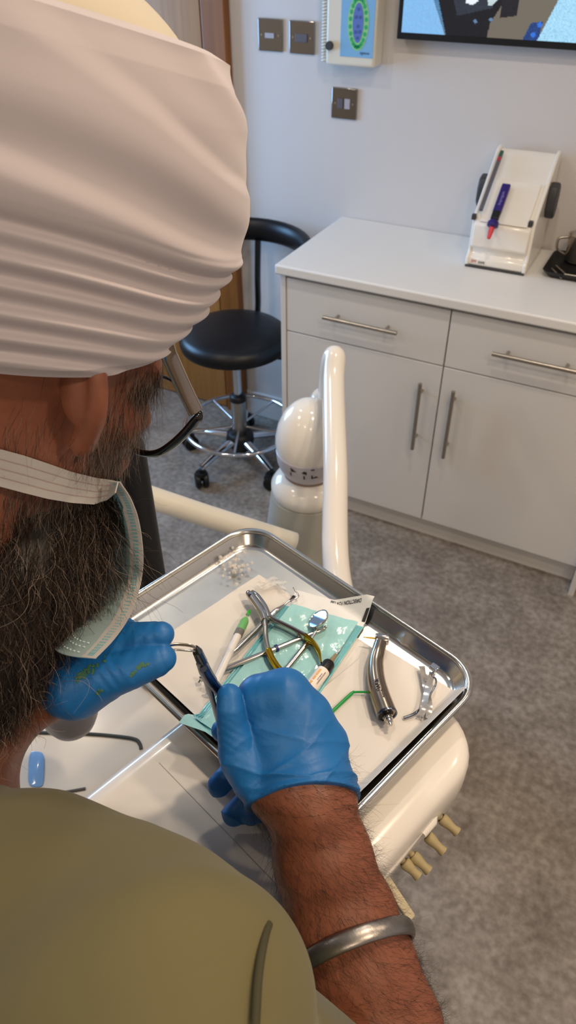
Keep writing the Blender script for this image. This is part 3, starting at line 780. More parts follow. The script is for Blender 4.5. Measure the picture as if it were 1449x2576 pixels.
for xa in (.0012, PL-.005): 
    P4 = [pp(xa, -.0145, PZ+.0002), pp(xa+.0034, -.0145, PZ+.0002), pp(xa+.0034, -.0045, PZ+.0002), pp(xa, -.0045, PZ+.0002)]
    bk.add(P4+[p+Z3*.0003 for p in P4], [(0, 1, 2, 3), (4, 7, 6, 5), (0, 4, 5, 1), (1, 5, 6, 2), (2, 6, 7, 3), (3, 7, 4, 0)])
    bk.build('indicator_mark', M['ink'], flp, smooth=False); bk = MB()
EX3 = TU*ex[0]+TV*ex[1]; EY3 = TU*ey_[0]+TV*ey_[1]; EYp = np.cross(Z3, EX3)
txo = text_part('lettering', 'DIRECTION FOR USE', .0036, pp(PL*.66, -.0205, PZ+.0006)*np.array([1, 1, 0])+Z3*(PZ+.0006), -EX3, -EYp, M['ink'], flp)
for v_ in txo.data.vertices:
    q_ = np.array(v_.co)-TO; v_.co.z += 1.02*rim_lift((q_@TU, q_@TV))

# ---------------------------------------------------------------- instruments on the tray
M['inst'] = mat('instrument_steel', '#c3beb8', .16, 1.0)
M['inst_dk'] = mat('dark_plier_steel', '#6f7683', .22, 1.0)
M['gold'] = mat('gold_plating', '#c9a02c', .16, 1.0)
M['hp'] = mat('handpiece_titanium', '#978b7c', .24, 1.0, bump=(600, .03, .0003))
M['blue_ring'] = mat('blue_ring', '#20306e', .35)
M['green'] = mat('green_gel', '#1fae1f', .25, trans=.0)
M['green_pl'] = mat('green_plastic', '#12963f', .3)
M['clear'] = mat('clear_plastic', '#f2f1ee', .06, alpha=.09)
M['milky'] = mat('milky_plastic', '#e8e6e1', .3)
M['blk_rub'] = mat('black_rubber', '#0d0d0e', .4)
def frame_to(d):
    d = d/np.linalg.norm(d); u_ = np.cross(d, Z3); u_ /= np.linalg.norm(u_); return np.array([u_, np.cross(d, u_), d])
def tpt(x, y, h): return onz(x, y, IZ+h+.003)
# band pliers with gold handles
t = thing('pliers', 'open steel pliers with gold tipped handles lying on the pouch', 'pliers', tuple(tpt(672, 1560, .004)))
ZP = .010
nose = [tpt(x, y, ZP) for x, y in ((624, 1492), (634, 1502), (650, 1525), (662, 1545), (668, 1562))]
MB().tube(smooth_path(nose, 5), [.0032, .0038, .0042, .0046, .005, .0052]+[.0052]*15, 18, flat=(1.0, .9)).build('jaw', M['inst'], t)
nose2 = [tpt(x, y, ZP+.001) for x, y in ((634, 1489), (645, 1500), (662, 1522), (672, 1542), (676, 1556))]
MB().tube(smooth_path(nose2, 5), [.0028, .003, .0034, .0038, .0042]+[.0045]*16, 18, flat=(1, .8)).build('jaw', M['inst'], t)
MB().tube([tpt(625, 1491, ZP), tpt(632, 1500, ZP+.003)], [.003, .0026], 14).build('tip_pad', M['blk_rub'], t)
hA = smooth_path([tpt(x, y, ZP) for x, y in ((664, 1548), (668, 1575), (669, 1605), (675, 1635))], 6)
hA2 = smooth_path([tpt(x, y, ZP) for x, y in ((675, 1635), (684, 1658), (700, 1682), (716, 1696), (731, 1704))], 6)
MB().tube(hA, .0034, 14, flat=(1.2, .8)).build('handle', M['inst'], t)
MB().tube(hA2, [.0034]+[.0042]*14+[.0046]*6+[.004, .003, .002, .0012], 14, flat=(1.2, .85)).build('gold_grip', M['gold'], t)
hB = smooth_path([tpt(x, y, ZP) for x, y in ((664, 1542), (690, 1562), (730, 1582), (768, 1602))], 6)
hB2 = smooth_path([tpt(x, y, ZP) for x, y in ((768, 1602), (788, 1620), (802, 1642), (808, 1668))], 6)
MB().tube(hB, .0036, 14, flat=(1.5, .75)).build('handle', M['inst'], t)
MB().tube(hB2, [.0036]*12+[.0034, .003, .0026, .002, .0016, .0014, .0012], 14, flat=(1.7, .6)).build('gold_grip', M['gold'], t)
# explorer (upper left)
t = thing('explorer_probe', 'steel hooked dental probe lying from the pouch flap to the syringe', 'probe', tuple(tpt(650, 1580, .004)))
MB().tube([tpt(580, 1646, .005), tpt(596, 1632, .005), tpt(690, 1540, .006)], [.0014, .0026, .0028], 14).build('handle', M['inst'], t)
MB().tube(smooth_path([tpt(690, 1540, .006), tpt(712, 1524, .006), tpt(728, 1512, .006)], 5), [.0028]*3+[.0022, .0018, .0014, .0011, .001, .001, .001, .001], 12).build('neck', M['inst'], t)
MB().tube(smooth_path([tpt(728, 1512, .006), tpt(748, 1503, .007), tpt(750, 1496, .007), tpt(742, 1484, .008), tpt(737, 1478, .009)], 6), [.001]*12+[.0009]*8+[.0007]*5, 10).build('hook', M['inst'], t)
# double probe with blue ring
t = thing('periodontal_probe', 'long steel probe with dark blue ring crossing under the gold handles', 'probe', tuple(tpt(700, 1630, .004)))
a, b = tpt(555, 1688, .004), tpt(796, 1590, .0055)
MB().tube([a, a*.9+b*.1, a*.15+b*.85, b], [.0022, .0028, .0026, .0018], 14).build('handle', M['inst'], t)
c = a*.44+b*.56; e = a*.415+b*.585
MB().tube([c, e], .0038, 16).build('ring', M['blue_ring'], t)
MB().tube(smooth_path([b, tpt(815, 1582, .006), tpt(820, 1578, .006), tpt(817, 1574, .007)], 5), [.0018]*4+[.0012]*12, 10).build('hook', M['inst'], t)
# mouth mirror
t = thing('mouth_mirror', 'steel mouth mirror with round glass tinted like reflected sky facing up on the pouch', 'mirror', tuple(tpt(760, 1620, .004)))
mc = tpt(802, 1559, .012); 
vd = CPOS-mc; vd /= np.linalg.norm(vd)
wd = np.array([WALL_L, 1.70, 1.35])-mc; wd /= np.linalg.norm(wd)
nm = vd+wd; nm /= np.linalg.norm(nm)
axm = frame_to(nm)
MB().lathe([(0, -.0012), (.0112, -.0012), (.0122, 0), (.0122, .0018), (.0112, .0022), (.0108, .0013), (0, .0013)], mc, axm, 40).build('head', M['inst'], t)
MB().lathe([(0, .0012), (.0107, .0012), (.0107, .0016), (0, .0016)], mc, axm, 40).build('glass', mat('mirror_sky_tint', '#a9d2ff', .02, 1.0), t, smooth=False)  # blue base colour stands in for sky reflected in the glass
me_ = mc-axm[2]*.0008
MB().tube(smooth_path([tpt(705, 1702, .004), tpt(768, 1625, .005), tpt(782, 1608, .006), tpt(792, 1592, .008), me_+(tpt(800, 1575, .01)-me_)*.6, me_], 6),
          [.003]*7+[.0026]*5+[.0014]*8+[.001]*11, 14).build('handle', M['inst'], t)
# green syringe
def syringe(p0, p1, r, label, kind):
    d = p1-p0; L = np.linalg.norm(d); ax = frame_to(d)
    t = thing('gel_syringe' , label, 'syringe', tuple(p0+d*.5), 'syringes on the tray')
    return t, ax, L
a, b = tpt(630, 1532, .0065), tpt(532, 1738, .0065)
d = b-a; L = np.linalg.norm(d); ax = frame_to(d)
t = thing('gel_syringe', 'clear syringe with bright green gel and black stopper beside the pliers', 'syringe', tuple(a))
MB().lathe([(0, .002), (.0012, .002), (.0018, .006), (.0022, .009), (0, .009)], a, ax, 20).build('nozzle', M['green'], t)
MB().lathe([(.0024, .008), (.0026, .012), (.0046, .015), (.0052, .018), (.0052, .062), (.009, .062), (.0105, .063), (.0105, .064), (.0048, .064), (.0048, .019), (.004, .016), (.002, .012), (.0018, .008)], a, ax, 30).build('barrel', M['clear'], t)
MB().lathe([(0, .013), (.002, .013), (.0038, .0165), (.0045, .019), (.0045, .031), (0, .031)], a, ax, 28).build('green_gel', M['green'], t)
MB().lathe([(0, .031), (.0046, .031), (.0047, .0335), (.0043, .0345), (.0047, .0355), (.0047, .038), (0, .038)], a, ax, 28).build('stopper', M['blk_rub'], t)
MB().lathe([(0, .038), (.0038, .038), (.0038, L-.002), (.0065, L-.002), (.0065, L), (0, L)], a, ax, 24).build('plunger', M['milky'], t)
# composite syringe with label
a, b = tpt(843, 1650, .008), tpt(752, 1768, .008)
d = b-a; L = np.linalg.norm(d); ax = frame_to(d)
t = thing('composite_syringe', 'white labelled syringe with black cap reaching under the gloved hand', 'syringe', tuple(a))
MB().lathe([(0, -.014), (.0007, -.014), (.0008, 0), (0, 0)], a, ax, 12).build('needle', M['inst'], t)
MB().lathe([(0, -.002), (.0017, -.002), (.002, .002), (.0034, .012), (0, .012)], a, ax, 24).build('nozzle', mat('smoky_plastic', '#8a7f62', .25, coat=.2), t)
cap = MB().lathe([(0, .010), (.0052, .010), (.0062, .012), (.0064, .020), (.0064, .022), (0, .022)], a, ax, 28).build('cap', M['blk_rub'], t)
brl = MB().lathe([(0, .021), (.0062, .021), (.0066, .023), (.0066, L), (0, L)], a, ax, 32).build('barrel', mat('white_barrel', '#efe5dc', .35), t)
lp_ = a+ax[2]*.036
side = np.cross(ax[2], Z3); side /= np.linalg.norm(side)
def on_barrel(al, along, r=.0068):
    return a+ax[2]*along+r*(math.cos(al)*np.cross(side, ax[2])+math.sin(al)*side)*1.0
tx = ax[2]; 
upn = np.cross(side, ax[2])
if upn[2] < 0: upn = -upn; side = -side
for k, (s_, al, sz, mm) in enumerate((('COMPOSITE FLOW', -.75, .0019, M['ink']), ('LOT 1022 A2', -.45, .0016, M['ink']))):
    oo = a+ax[2]*.034+.00685*(math.cos(al)*upn+math.sin(al)*side)
    nrm = math.cos(al)*upn+math.sin(al)*side; yv = np.cross(nrm, -tx)
    text_part('lettering', s_, sz, oo, -tx, yv, mm, brl, ext=.00005)
og = MB()
for (s0, s1) in ((.026, .034), (.035, .040), (.042, .047)):
    for al in (0.0, .12, .24):
        og.tube([a+ax[2]*s0+.0066*(math.cos(al)*upn+math.sin(al)*side), a+ax[2]*s1+.0066*(math.cos(al)*upn+math.sin(al)*side)], .0004, 6)
og.build('orange_print', mat('orange_print', '#e8b678', .5), brl)
# micro applicator
t = thing('micro_applicator', 'bright green bent applicator brush beside the drill handpiece', 'applicator', tuple(tpt(880, 1760, .003)))
MB().tube(smooth_path([tpt(800, 1826, .003), tpt(840, 1786, .003), tpt(884, 1745, .0034), tpt(893, 1741, .0038), tpt(925, 1741, .005)], 5), [.0016]*11+[.0013]*4+[.0011]*6, 10).build('stem', M['green_pl'], t)
MB().tube([tpt(924, 1741, .005), tpt(928, 1741, .005), tpt(935, 1741, .005)], [.0011, .0016, .0014], 10).build('brush', mat('lime_brush', '#9fae3c', .8), t)
# high speed handpiece
t = thing('drill_handpiece', 'bent metal dental drill handpiece with bur lying on the paper', 'handpiece', tuple(tpt(950, 1700, .008)))
hp = smooth_path([tpt(957, 1618, .0115), tpt(951, 1640, .0115), tpt(945, 1668, .010), tpt(946, 1705, .010), tpt(955, 1745, .0105), tpt(973, 1797, .011)], 8)
n = len(hp); rr = np.interp(np.linspace(0, 1, n), [0, .12, .3, .5, .75, 1], [.0062, .0064, .0072, .0082, .0090, .0098])
hm = MB(); hm.tube(hp, rr, 28)
hm.build('body', M['hp'], t)
e = hp[-1]; dv = (hp[-1]-hp[-3]); axh = frame_to(dv)
MB().lathe([(.0098, -.001), (.0099, .001), (.0094, .0015), (.0084, .0012), (.0080, -.0005), (0, -.0005)], e, axh, 32).build('collar', M['inst_dk'], t)
MB().lathe([(.0079, 0), (.0, .0001)], e, axh, 32).build('socket', M['blk_rub'], t)
MB().lathe([(0, 0), (.0048, 0), (.0048, .003), (.0036, .0032), (.0036, .0042), (.0044, .0044), (.0044, .0058), (.0032, .006), (.0032, .0085), (.0018, .009), (.0018, .012), (0, .012)], e, axh, 24).build('spigot', M['inst'], t)
hc = hp[0]; hd_ = tpt(944, 1606, .0125)-tpt(972, 1608, .0125); axk = frame_to(hd_)
MB().lathe([(0, -.0075), (.0042, -.0075), (.0056, -.0068), (.0058, -.0055), (.0058, .0045), (.0052, .0058), (.0030, .0062), (0, .0062)], tpt(959, 1608, .0125), axk, 28).build('head', M['inst'], t)
MB().tube([tpt(943, 1606, .0122), tpt(930, 1604.5, .0116), tpt(914, 1603, .011)], [.0008, .0008, .0004], 10).build('bur', M['gold'], t)
ang = math.atan2(0, 1)
mk = MB()
hdv = hp[int(n*.72)]; hdd = hp[int(n*.86)]-hp[int(n*.6)]; hdd /= np.linalg.norm(hdd)
vdir = CPOS-hdv; vdir -= hdd*(vdir@hdd); vdir /= np.linalg.norm(vdir); sdir = np.cross(vdir, hdd)
text_part('lettering', 'KaVo', .0062, hdv+vdir*.0094+hdd*.004, hdd, np.cross(vdir, hdd), M['ink'], t, ext=.0001)
text_part('lettering', 'MASTER', .0028, hdv+vdir*.0096+hdd*.014+sdir*.003, hdd, np.cross(vdir, hdd), M['ink'], t, ext=.0001)
# matrix band strips
M['foil'] = mat('thin_clear_foil', '#d8d6d2', .12, .75)
def strip(pts, w, label, m, name='matrix_strip'):
    P = smooth_path(pts, 6); G = []
    for i, p in enumerate(P):
        a = P[max(i-1, 0)]; b = P[min(i+1, len(P)-1)]; d = b-a; s_ = np.cross(d, Z3); s_ /= np.linalg.norm(s_)+1e-9
        tw = .5*math.sin(i*.35); s_ = s_*math.cos(tw)+Z3*math.sin(tw)
        G.append([p-s_*w/2, p, p+s_*w/2])
    o = MB().grid(G, .00018).build(name, m); tag(o, label, 'strip', 'foil strips at the tray corner'); return o
strip([tpt(1061, 1676, .006), tpt(1066, 1700, .006), tpt(1075, 1745, .007), tpt(1079, 1775, .006), tpt(1078, 1808, .004)], .0062, 'shiny foil strip crossed under another, its upper end nearer the drill handpiece', M['foil'])
strip([tpt(1088, 1692, .010), tpt(1082, 1712, .010), tpt(1073, 1745, .010), tpt(1066, 1780, .008), tpt(1058, 1800, .006)], .0060, 'shiny foil strip crossed over another, its top end touching the steel clip', M['foil'])
t = thing('metal_clip', 'small steel clip with bright square head at the tray corner', 'clip', tuple(tpt(1092, 1684, .01)))
MB().box((-.0042, -.0036, 0), (.0042, .0036, .004), TAX, tpt(1092, 1683, .013)).build('head', M['chrome'], t, bevel=.0008)
MB().tube(smooth_path([tpt(1092, 1688, .012), tpt(1086, 1698, .010), tpt(1096, 1708, .009), tpt(1096, 1722, .008), tpt(1084, 1745, .007), tpt(1080, 1765, .006)], 6), .0009, 10).build('wire', M['inst_dk'], t)
o = MB().tube(smooth_path([tpt(1016, 1806, .002), tpt(1040, 1797, .003), tpt(1054, 1786, .005), tpt(1064, 1784, .006)], 6), [.0014]*10+[.001]*9, 10).build('steel_pin', M['inst_dk'])
tag(o, 'short dark bent pin at the lower end of the foil strips', 'pin')
# clear crumbs of appliance and plastic film
rg = np.random.default_rng(11)
cl = mat('clear_crumbs', '#f4efe8', .08, alpha=.38)
apl = MB()
for k in range(46):
    c = tpt(rg.normal(592, 20), rg.normal(1415, 19), .003+.003*rg.random()); s_ = rg.uniform(.0014, .0032)
    axr = frame_to(rg.normal(size=3))
    apl.lathe([(0, -s_), (s_*.8, -s_*.5), (s_, s_*.2), (s_*.6, s_*.8), (0, s_)], c, axr, 6)
o = apl.build('clear_resin_crumbs', cl, smooth=False); tag(o, 'heap of clear resin crumbs in the far corner of the tray', 'crumbs', kind='stuff')
G = []
for i in range(13):
    row = []
    for k in range(9):
        c = tpt(648+70*i/12+5*math.sin(k), 1456+22*k/8+6*math.sin(i*.7), .002+.004*abs(math.sin(i*.9+k*.7))); row.append(c)
    G.append(row)
o = MB().grid(G, .0003).build('clear_film', mat('clear_film', '#f3efe9', .08, alpha=.25)); tag(o, 'crumpled clear plastic film on the paper above the pliers', 'film')
c = tpt(507, 1706, .006)
t = thing('metal_bracket', 'tiny steel bracket on the paper left of the held pliers', 'bracket', tuple(c))
MB().lathe([(0, -.004), (.0016, -.004), (.0024, .0), (.0022, .0025), (0, .003)], c, TAX, 14).build('head', M['inst'], t)
MB().tube([c+TV*.0, c-TV*.004-Z3*.003], [.0012, .0008], 10).build('stem', M['inst'], t)

# ================================================================ WHITE CONSOLE AT THE LEFT
con = thing('dental_console', 'white moulded dental console below the left gloved hand', 'console', tuple(at(230, 1900, 1.15)*np.array([1, 1, 0])))
CZ = .74
k1, k2 = onz(425, 1760, CZ), onz(0, 1800, CZ)
cc_ = onz(170, 1800, CZ)
def con_loop(w, d, r, z, dx=0, dy=0): return [np.array([cc_[0]+dx, cc_[1]+dy, z])+p[0]*TU+p[1]*TV for p in rrect(w, d, r, 10)]
lo = []
for z, s_ in ((0, .06), (.04, .03), (.30, .0), (CZ-.06, 0), (CZ-.02, .008), (CZ-.004, .03), (CZ, .05)): lo.append(con_loop(.36-2*s_, .50-2*s_, .09-s_*.5, z))
MB().rings(lo).build('housing', M['unit_white'], con)
gp = smooth_path([onz(60, 1842, CZ+.002), onz(215, 1846, CZ+.002), onz(300, 1853, CZ+.002), onz(340, 1860, CZ+.002), onz(352, 1872, CZ+.001), onz(355, 1885, CZ)], 6)
MB().tube(gp, .0028, 10).build('dark_seam', mat('dark_green_seam', '#3c4446', .5), con)
pad = [onz(x, y, CZ) for x, y in ((74, 1890), (113, 1893), (110, 1985), (70, 1978))]  # blue reflection on the glossy housing, modelled as a raised coloured shape
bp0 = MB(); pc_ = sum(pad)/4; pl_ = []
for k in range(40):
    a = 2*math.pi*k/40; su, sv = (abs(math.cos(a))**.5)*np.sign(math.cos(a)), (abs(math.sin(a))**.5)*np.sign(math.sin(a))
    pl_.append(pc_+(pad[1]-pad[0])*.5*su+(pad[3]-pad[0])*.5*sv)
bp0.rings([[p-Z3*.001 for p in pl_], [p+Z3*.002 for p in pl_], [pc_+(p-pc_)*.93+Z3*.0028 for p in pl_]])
bp0.build('painted_reflection', mat('reflection_blue_gloss', '#7fb2ee', .15, coat=.3), con)
MB().tube([onz(110, 2000, CZ+.001), onz(165, 1993, CZ+.001), onz(215, 1984, CZ+.001)], .0024, 10).build('dark_seam', mat('dark_grey_seam', '#57534f', .5), con)
kn = at(170, 1775, .96)
MB().lathe([(0, -.048), (.018, -.046), (.030, -.036), (.036, -.020), (.0375, .0), (.036, .03), (.030, .045), (0, .05)], kn, None, 36).build('grey_knob', M['grey_pl'], con)
# ================================================================ IMPLICIT SURFACES (for the person)
def vnorm(v): v = np.array(v, float); return v/np.linalg.norm(v)
def rcone(a, b, ra, rb):
    a = np.array(a, float); b = np.array(b, float); ab = b-a; L2 = ab@ab
    def f(P):
        q = P-a; t = np.clip(q@ab/L2, 0, 1)
        return np.sqrt(((q-t[:, None]*ab)**2).sum(1))-(ra+t*(rb-ra))
    return f
def ellip(c, ax, r):
    c = np.array(c, float); A = np.array(ax, float); r = np.array(r, float)
    def f(P):
        q = (P-c)@A.T; k0 = np.sqrt(((q/r)**2).sum(1))+1e-9; k1 = np.sqrt(((q/r**2)**2).sum(1))+1e-9
        return k0*(k0-1)/k1
    return f
def chain(pts, rad):
    fs = [rcone(pts[i], pts[i+1], rad[i], rad[i+1]) for i in range(len(pts)-1)]
    def f(P):
        d = fs[0](P)
        for g in fs[1:]: d = np.minimum(d, g(P))
        return d
    return f
def smin(a, b, k):
    h = np.maximum(k-np.abs(a-b), 0)/k
    return np.minimum(a, b)-h*h*k*0.25
class SDF:
    """ordered list of (function, blend, mode)"""
    def __init__(s): s.p = []; s.off = 0.0
    def u(s, f, k=.01): s.p.append((f, k, 1)); return s
    def sub(s, f, k=.004): s.p.append((f, k, -1)); return s
    def __call__(s, P, mask=None):
        d = np.full(len(P), .6)
        for i, (f, k, m) in enumerate(s.p):
            if mask is None: ix = slice(None); Q = P
            else:
                ix = mask[:, i]
                if not ix.any(): continue
                Q = P[ix]
            e = f(Q)
            d[ix] = smin(d[ix], e, k) if m > 0 else -smin(-d[ix], e, k)
        return d-s.off
    def prim_masks(s, C, hd):
        ds = np.stack([f(C) for f, k, m in s.p], 1)
        pos = np.array([m > 0 for f, k, m in s.p]); ks = np.array([k for f, k, m in s.p])
        mn = ds[:, pos].min(1, keepdims=True)
        return np.where(pos[None], ds-hd < mn+hd+ks.max()*1.5, ds-hd < hd+ks[None]*1.5)
def mesh_sdf(sdf, lo, hi, h, B=8, clip=None, margin=1.5):
    """naive surface nets on active blocks. clip: optional list of functions g(P); result = max(sdf, g)"""
    lo = np.array(lo, float); hi = np.array(hi, float)
    nb = np.ceil((hi-lo)/(h*B)).astype(int); N = nb*B+1
    bi = np.stack(np.meshgrid(*[np.arange(n) for n in nb], indexing='ij'), -1).reshape(-1, 3)
    C = lo+(bi+.5)*B*h; hd = B*h*math.sqrt(3)/2
    def full(P, mask=None):
        d = sdf(P, mask)
        for g in (clip or []): d = np.maximum(d, g(P))
        return d
    dc = np.concatenate([full(c) for c in np.array_split(C, max(1, len(C)//60000))])
    act = np.abs(dc) < hd*margin+.004
    bi = bi[act]; C = C[act]
    g1 = np.arange(B+1); off = np.stack(np.meshgrid(g1, g1, g1, indexing='ij'), -1).reshape(-1, 3)
    cells_id, cells_p, quads = [], [], []
    strid = np.array([N[1]*N[2], N[2], 1])
    corner = np.stack(np.meshgrid([0, 1], [0, 1], [0, 1], indexing='ij'), -1).reshape(-1, 3)
    edges = [(i, j) for i in range(8) for j in range(8) if i < j and np.abs(corner[i]-corner[j]).sum() == 1]
    raw_q = []
    for ch in np.array_split(np.arange(len(bi)), max(1, len(bi)//250)):
        if len(ch) == 0: continue
        b = bi[ch]; nodes = (b[:, None, :]*B+off[None]); P = (lo+nodes*h).reshape(-1, 3)
        pm = sdf.prim_masks(C[ch], hd)
        V = full(P, np.repeat(pm, len(off), axis=0)).reshape(len(ch), B+1, B+1, B+1)
        cv = np.stack([V[:, c[0]:c[0]+B, c[1]:c[1]+B, c[2]:c[2]+B] for c in corner], -1)
        ins = cv < 0; s = ins.sum(-1); aidx = np.argwhere((s > 0) & (s < 8))
        if len(aidx):
            vals = cv[aidx[:, 0], aidx[:, 1], aidx[:, 2], aidx[:, 3]]
            acc = np.zeros((len(aidx), 3)); cnt = np.zeros(len(aidx))
            for i, j in edges:
                a, c = vals[:, i], vals[:, j]; x = (a < 0) != (c < 0)
                t = np.where(x, a/np.where(a-c == 0, 1, a-c), 0)
                acc += np.where(x[:, None], corner[i]+t[:, None]*(corner[j]-corner[i]), 0); cnt += x
            cell = b[aidx[:, 0]]*B+aidx[:, 1:]
            cells_id.append(cell@strid); cells_p.append(lo+(cell+acc/cnt[:, None])*h)
        for ax in range(3):
            o = np.zeros(3, int); o[ax] = 1
            a = V[:, :B, :B, :B] < 0; c = V[:, o[0]:o[0]+B, o[1]:o[1]+B, o[2]:o[2]+B] < 0
            e = np.argwhere(a != c)
            if not len(e): continue
            node = b[e[:, 0]]*B+e[:, 1:]; flip = a[e[:, 0], e[:, 1], e[:, 2], e[:, 3]]
            u_, v_ = [(1, 2), (2, 0), (0, 1)][ax]
            du = np.zeros(3, int); du[u_] = 1; dv = np.zeros(3, int); dv[v_] = 1
            q = np.stack([(node-du-dv)@strid, (node-dv)@strid, node@strid, (node-du)@strid], 1)
            ok = (node[:, u_] > 0) & (node[:, v_] > 0)
            q[~flip] = q[~flip][:, ::-1]
            raw_q.append(q[ok])
    ids = np.concatenate(cells_id); pts = np.concatenate(cells_p)
    o = np.argsort(ids); ids = ids[o]; pts = pts[o]
    q = np.concatenate(raw_q); k = np.clip(np.searchsorted(ids, q), 0, len(ids)-1)
    k = k[(ids[k] == q).all(1)]
    # one Newton step on the surface
    e = h*.25; d0 = np.concatenate([full(p) for p in np.array_split(pts, max(1, len(pts)//40000))])
    G = np.stack([np.concatenate([full(p) for p in np.array_split(pts+np.eye(3)[i]*e, max(1, len(pts)//40000))])-d0 for i in range(3)], 1)/e
    gn = (G**2).sum(1, keepdims=True)+1e-6
    pts = pts-np.clip(d0[:, None]*G/gn, -h, h)*.8
    nrm = G/np.sqrt(gn)
    return pts, k, nrm
def raw_mesh(name, pts, quads, m, parent=None, smooth=True, cols=None):
    me = bpy.data.meshes.new(name); n = len(pts); f = len(quads)
    me.vertices.add(n); me.vertices.foreach_set('co', np.ascontiguousarray(pts, np.float32).ravel())
    K = quads.shape[1]
    me.loops.add(f*K); me.loops.foreach_set('vertex_index', np.ascontiguousarray(quads, np.int32).ravel())
    me.polygons.add(f); me.polygons.foreach_set('loop_start', np.arange(0, f*K, K, dtype=np.int32))
    try: me.polygons.foreach_set('loop_total', np.full(f, K, dtype=np.int32))
    except Exception: pass
    me.polygons.foreach_set('use_smooth', [smooth]*f)
    if cols is not None:
        a = me.color_attributes.new('Col', 'FLOAT_COLOR', 'POINT')
        c4 = np.ones((n, 4), np.float32); c4[:, :3] = cols; a.data.foreach_set('color', c4.ravel())
    me.update(); me.validate(); me.materials.append(m)
    o = bpy.data.objects.new(name, me); COL.objects.link(o)
    if parent is not None:
        o.parent = parent; o.matrix_parent_inverse = Matrix.Translation(-Vector(parent.location))
    return o
def strands(name, paths, rad, m, parent, cols, taper=.35):
    """paths [N,S,3] -> one mesh of thin three-sided hairs"""
    Pn, S, _ = paths.shape
    T = np.gradient(paths, axis=1); T /= np.linalg.norm(T, axis=2, keepdims=True)+1e-12
    ref = np.where(np.abs(T[..., 2:3]) < .9, np.array([0, 0, 1.0]), np.array([1.0, 0, 0]))
    A = np.cross(T, ref); A /= np.linalg.norm(A, axis=2, keepdims=True)+1e-12; Bv = np.cross(T, A)
    w = np.linspace(1, taper, S)[None, :, None]*np.reshape(rad, (-1, 1, 1))
    ring = [paths+w*(math.cos(a)*A+math.sin(a)*Bv) for a in (0, 2*math.pi/3, 4*math.pi/3)]
    V = np.stack(ring, 2).reshape(-1, 3)
    base = (np.arange(Pn)[:, None, None]*S+np.arange(S-1)[None, :, None])*3; k = np.arange(3)[None, None]; k2 = (k+1) % 3
    Q = np.stack([base+k, base+k2, base+3+k2, base+3+k], -1).reshape(-1, 4)
    C = np.repeat(cols, S*3, axis=0)
    return raw_mesh(name, V, Q, m, parent, True, C)

# ================================================================ PERSON: skeleton points
HD, HP = R_(67), R_(38)
def head_axes(hd, p):
    ch, sh, c, s = math.cos(hd), math.sin(hd), math.cos(p), math.sin(p)
    f = np.array([ch*c, sh*c, -s]); u = np.array([ch*s, sh*s, c]); return f, np.cross(f, u), u
HF, HR, HU = head_axes(HD, HP)
EAR = at(195, 1040, .47)
HO = EAR-.08*HR
HAX = np.array([HF, HR, HU])
def hl(f, r, u): return HO+f*HF+r*HR+u*HU
RB = vnorm([.956, -.292, 0]); FB = np.array([.292, .956, 0])
S_R = at(375, 2545, .385); S_L = at(-420, 2070, .60)
NECK = at(-200, 2030, .535)
ELB = at(1060, 3060, .50)
FA = [at(785, 2040, .535), at(812, 2160, .534), at(857, 2310, .533), at(895, 2440, .53), at(945, 2590, .527)]
FAR = [.0245, .0255, .0285, .0310, .036]
PELV = np.array([-.52, -.05, .93]); CHEST = (S_R+S_L)/2+np.array([0, 0, -.15])-FB*.115
MSK = 1.0

def hand_sdf(J, k_web=.005):
    """J: dict of finger chains, palm bones; returns SDF"""
    s = SDF()
    for a, b, ra, rb in J['palm']: s.u(rcone(a, b, ra, rb), .009)
    for fn in ('index', 'middle', 'ring', 'pinky', 'thumb'):
        P, r = J[fn]; s.u(chain(P, r), k_web if fn != 'thumb' else .0025)
    for P, r in J.get('extra', []): s.u(chain(P, r), .006)
    return s
# right hand (palm down, fist round the pliers, finger tips showing on the thumb side)
a_ = at
WR = at(783, 2030, .535)
RH = dict(
    palm=[(a_(745, 1990, .536), a_(655, 1756, .552), .0245, .0160), (a_(770, 1990, .534), a_(718, 1748, .547), .0255, .0165),
          (a_(795, 1990, .536), a_(772, 1800, .548), .025, .0155), (a_(812, 2000, .538), a_(822, 1868, .552), .0235, .0140),
          (a_(700, 1985, .545), a_(618, 1895, .552), .026, .0200), (a_(655, 1756, .552), a_(718, 1748, .547), .0160, .0165),
          (a_(715, 1748, .548), a_(772, 1800, .548), .0165, .0155), (a_(772, 1800, .548), a_(822, 1868, .552), .0155, .0140),
          (a_(690, 1880, .555), a_(770, 1930, .555), .022, .022), (WR, a_(765, 1960, .536), .0300, .0270)],
    index=([a_(655, 1756, .555), a_(632, 1795, .588), a_(596, 1835, .600), a_(560, 1838, .590)], [.0145, .0115, .0100, .0090]),
    middle=([a_(712, 1750, .552), a_(690, 1815, .592), a_(610, 1912, .606), a_(551, 1975, .600)], [.0155, .0118, .0105, .0094]),
    ring=([a_(772, 1800, .552), a_(742, 1870, .594), a_(660, 1975, .608), a_(588, 2048, .604)], [.0145, .0115, .0102, .0092]),
    pinky=([a_(822, 1868, .556), a_(792, 1935, .590), a_(712, 2010, .602), a_(633, 2046, .600)], [.0130, .0102, .0092, .0084]),
    thumb=([a_(650, 1955, .543), a_(602, 1890, .541), a_(582, 1820, .536), a_(579, 1785, .534), a_(577, 1752, .535)], [.0200, .0160, .0112, .0102, .0092]))
SR = hand_sdf(RH)
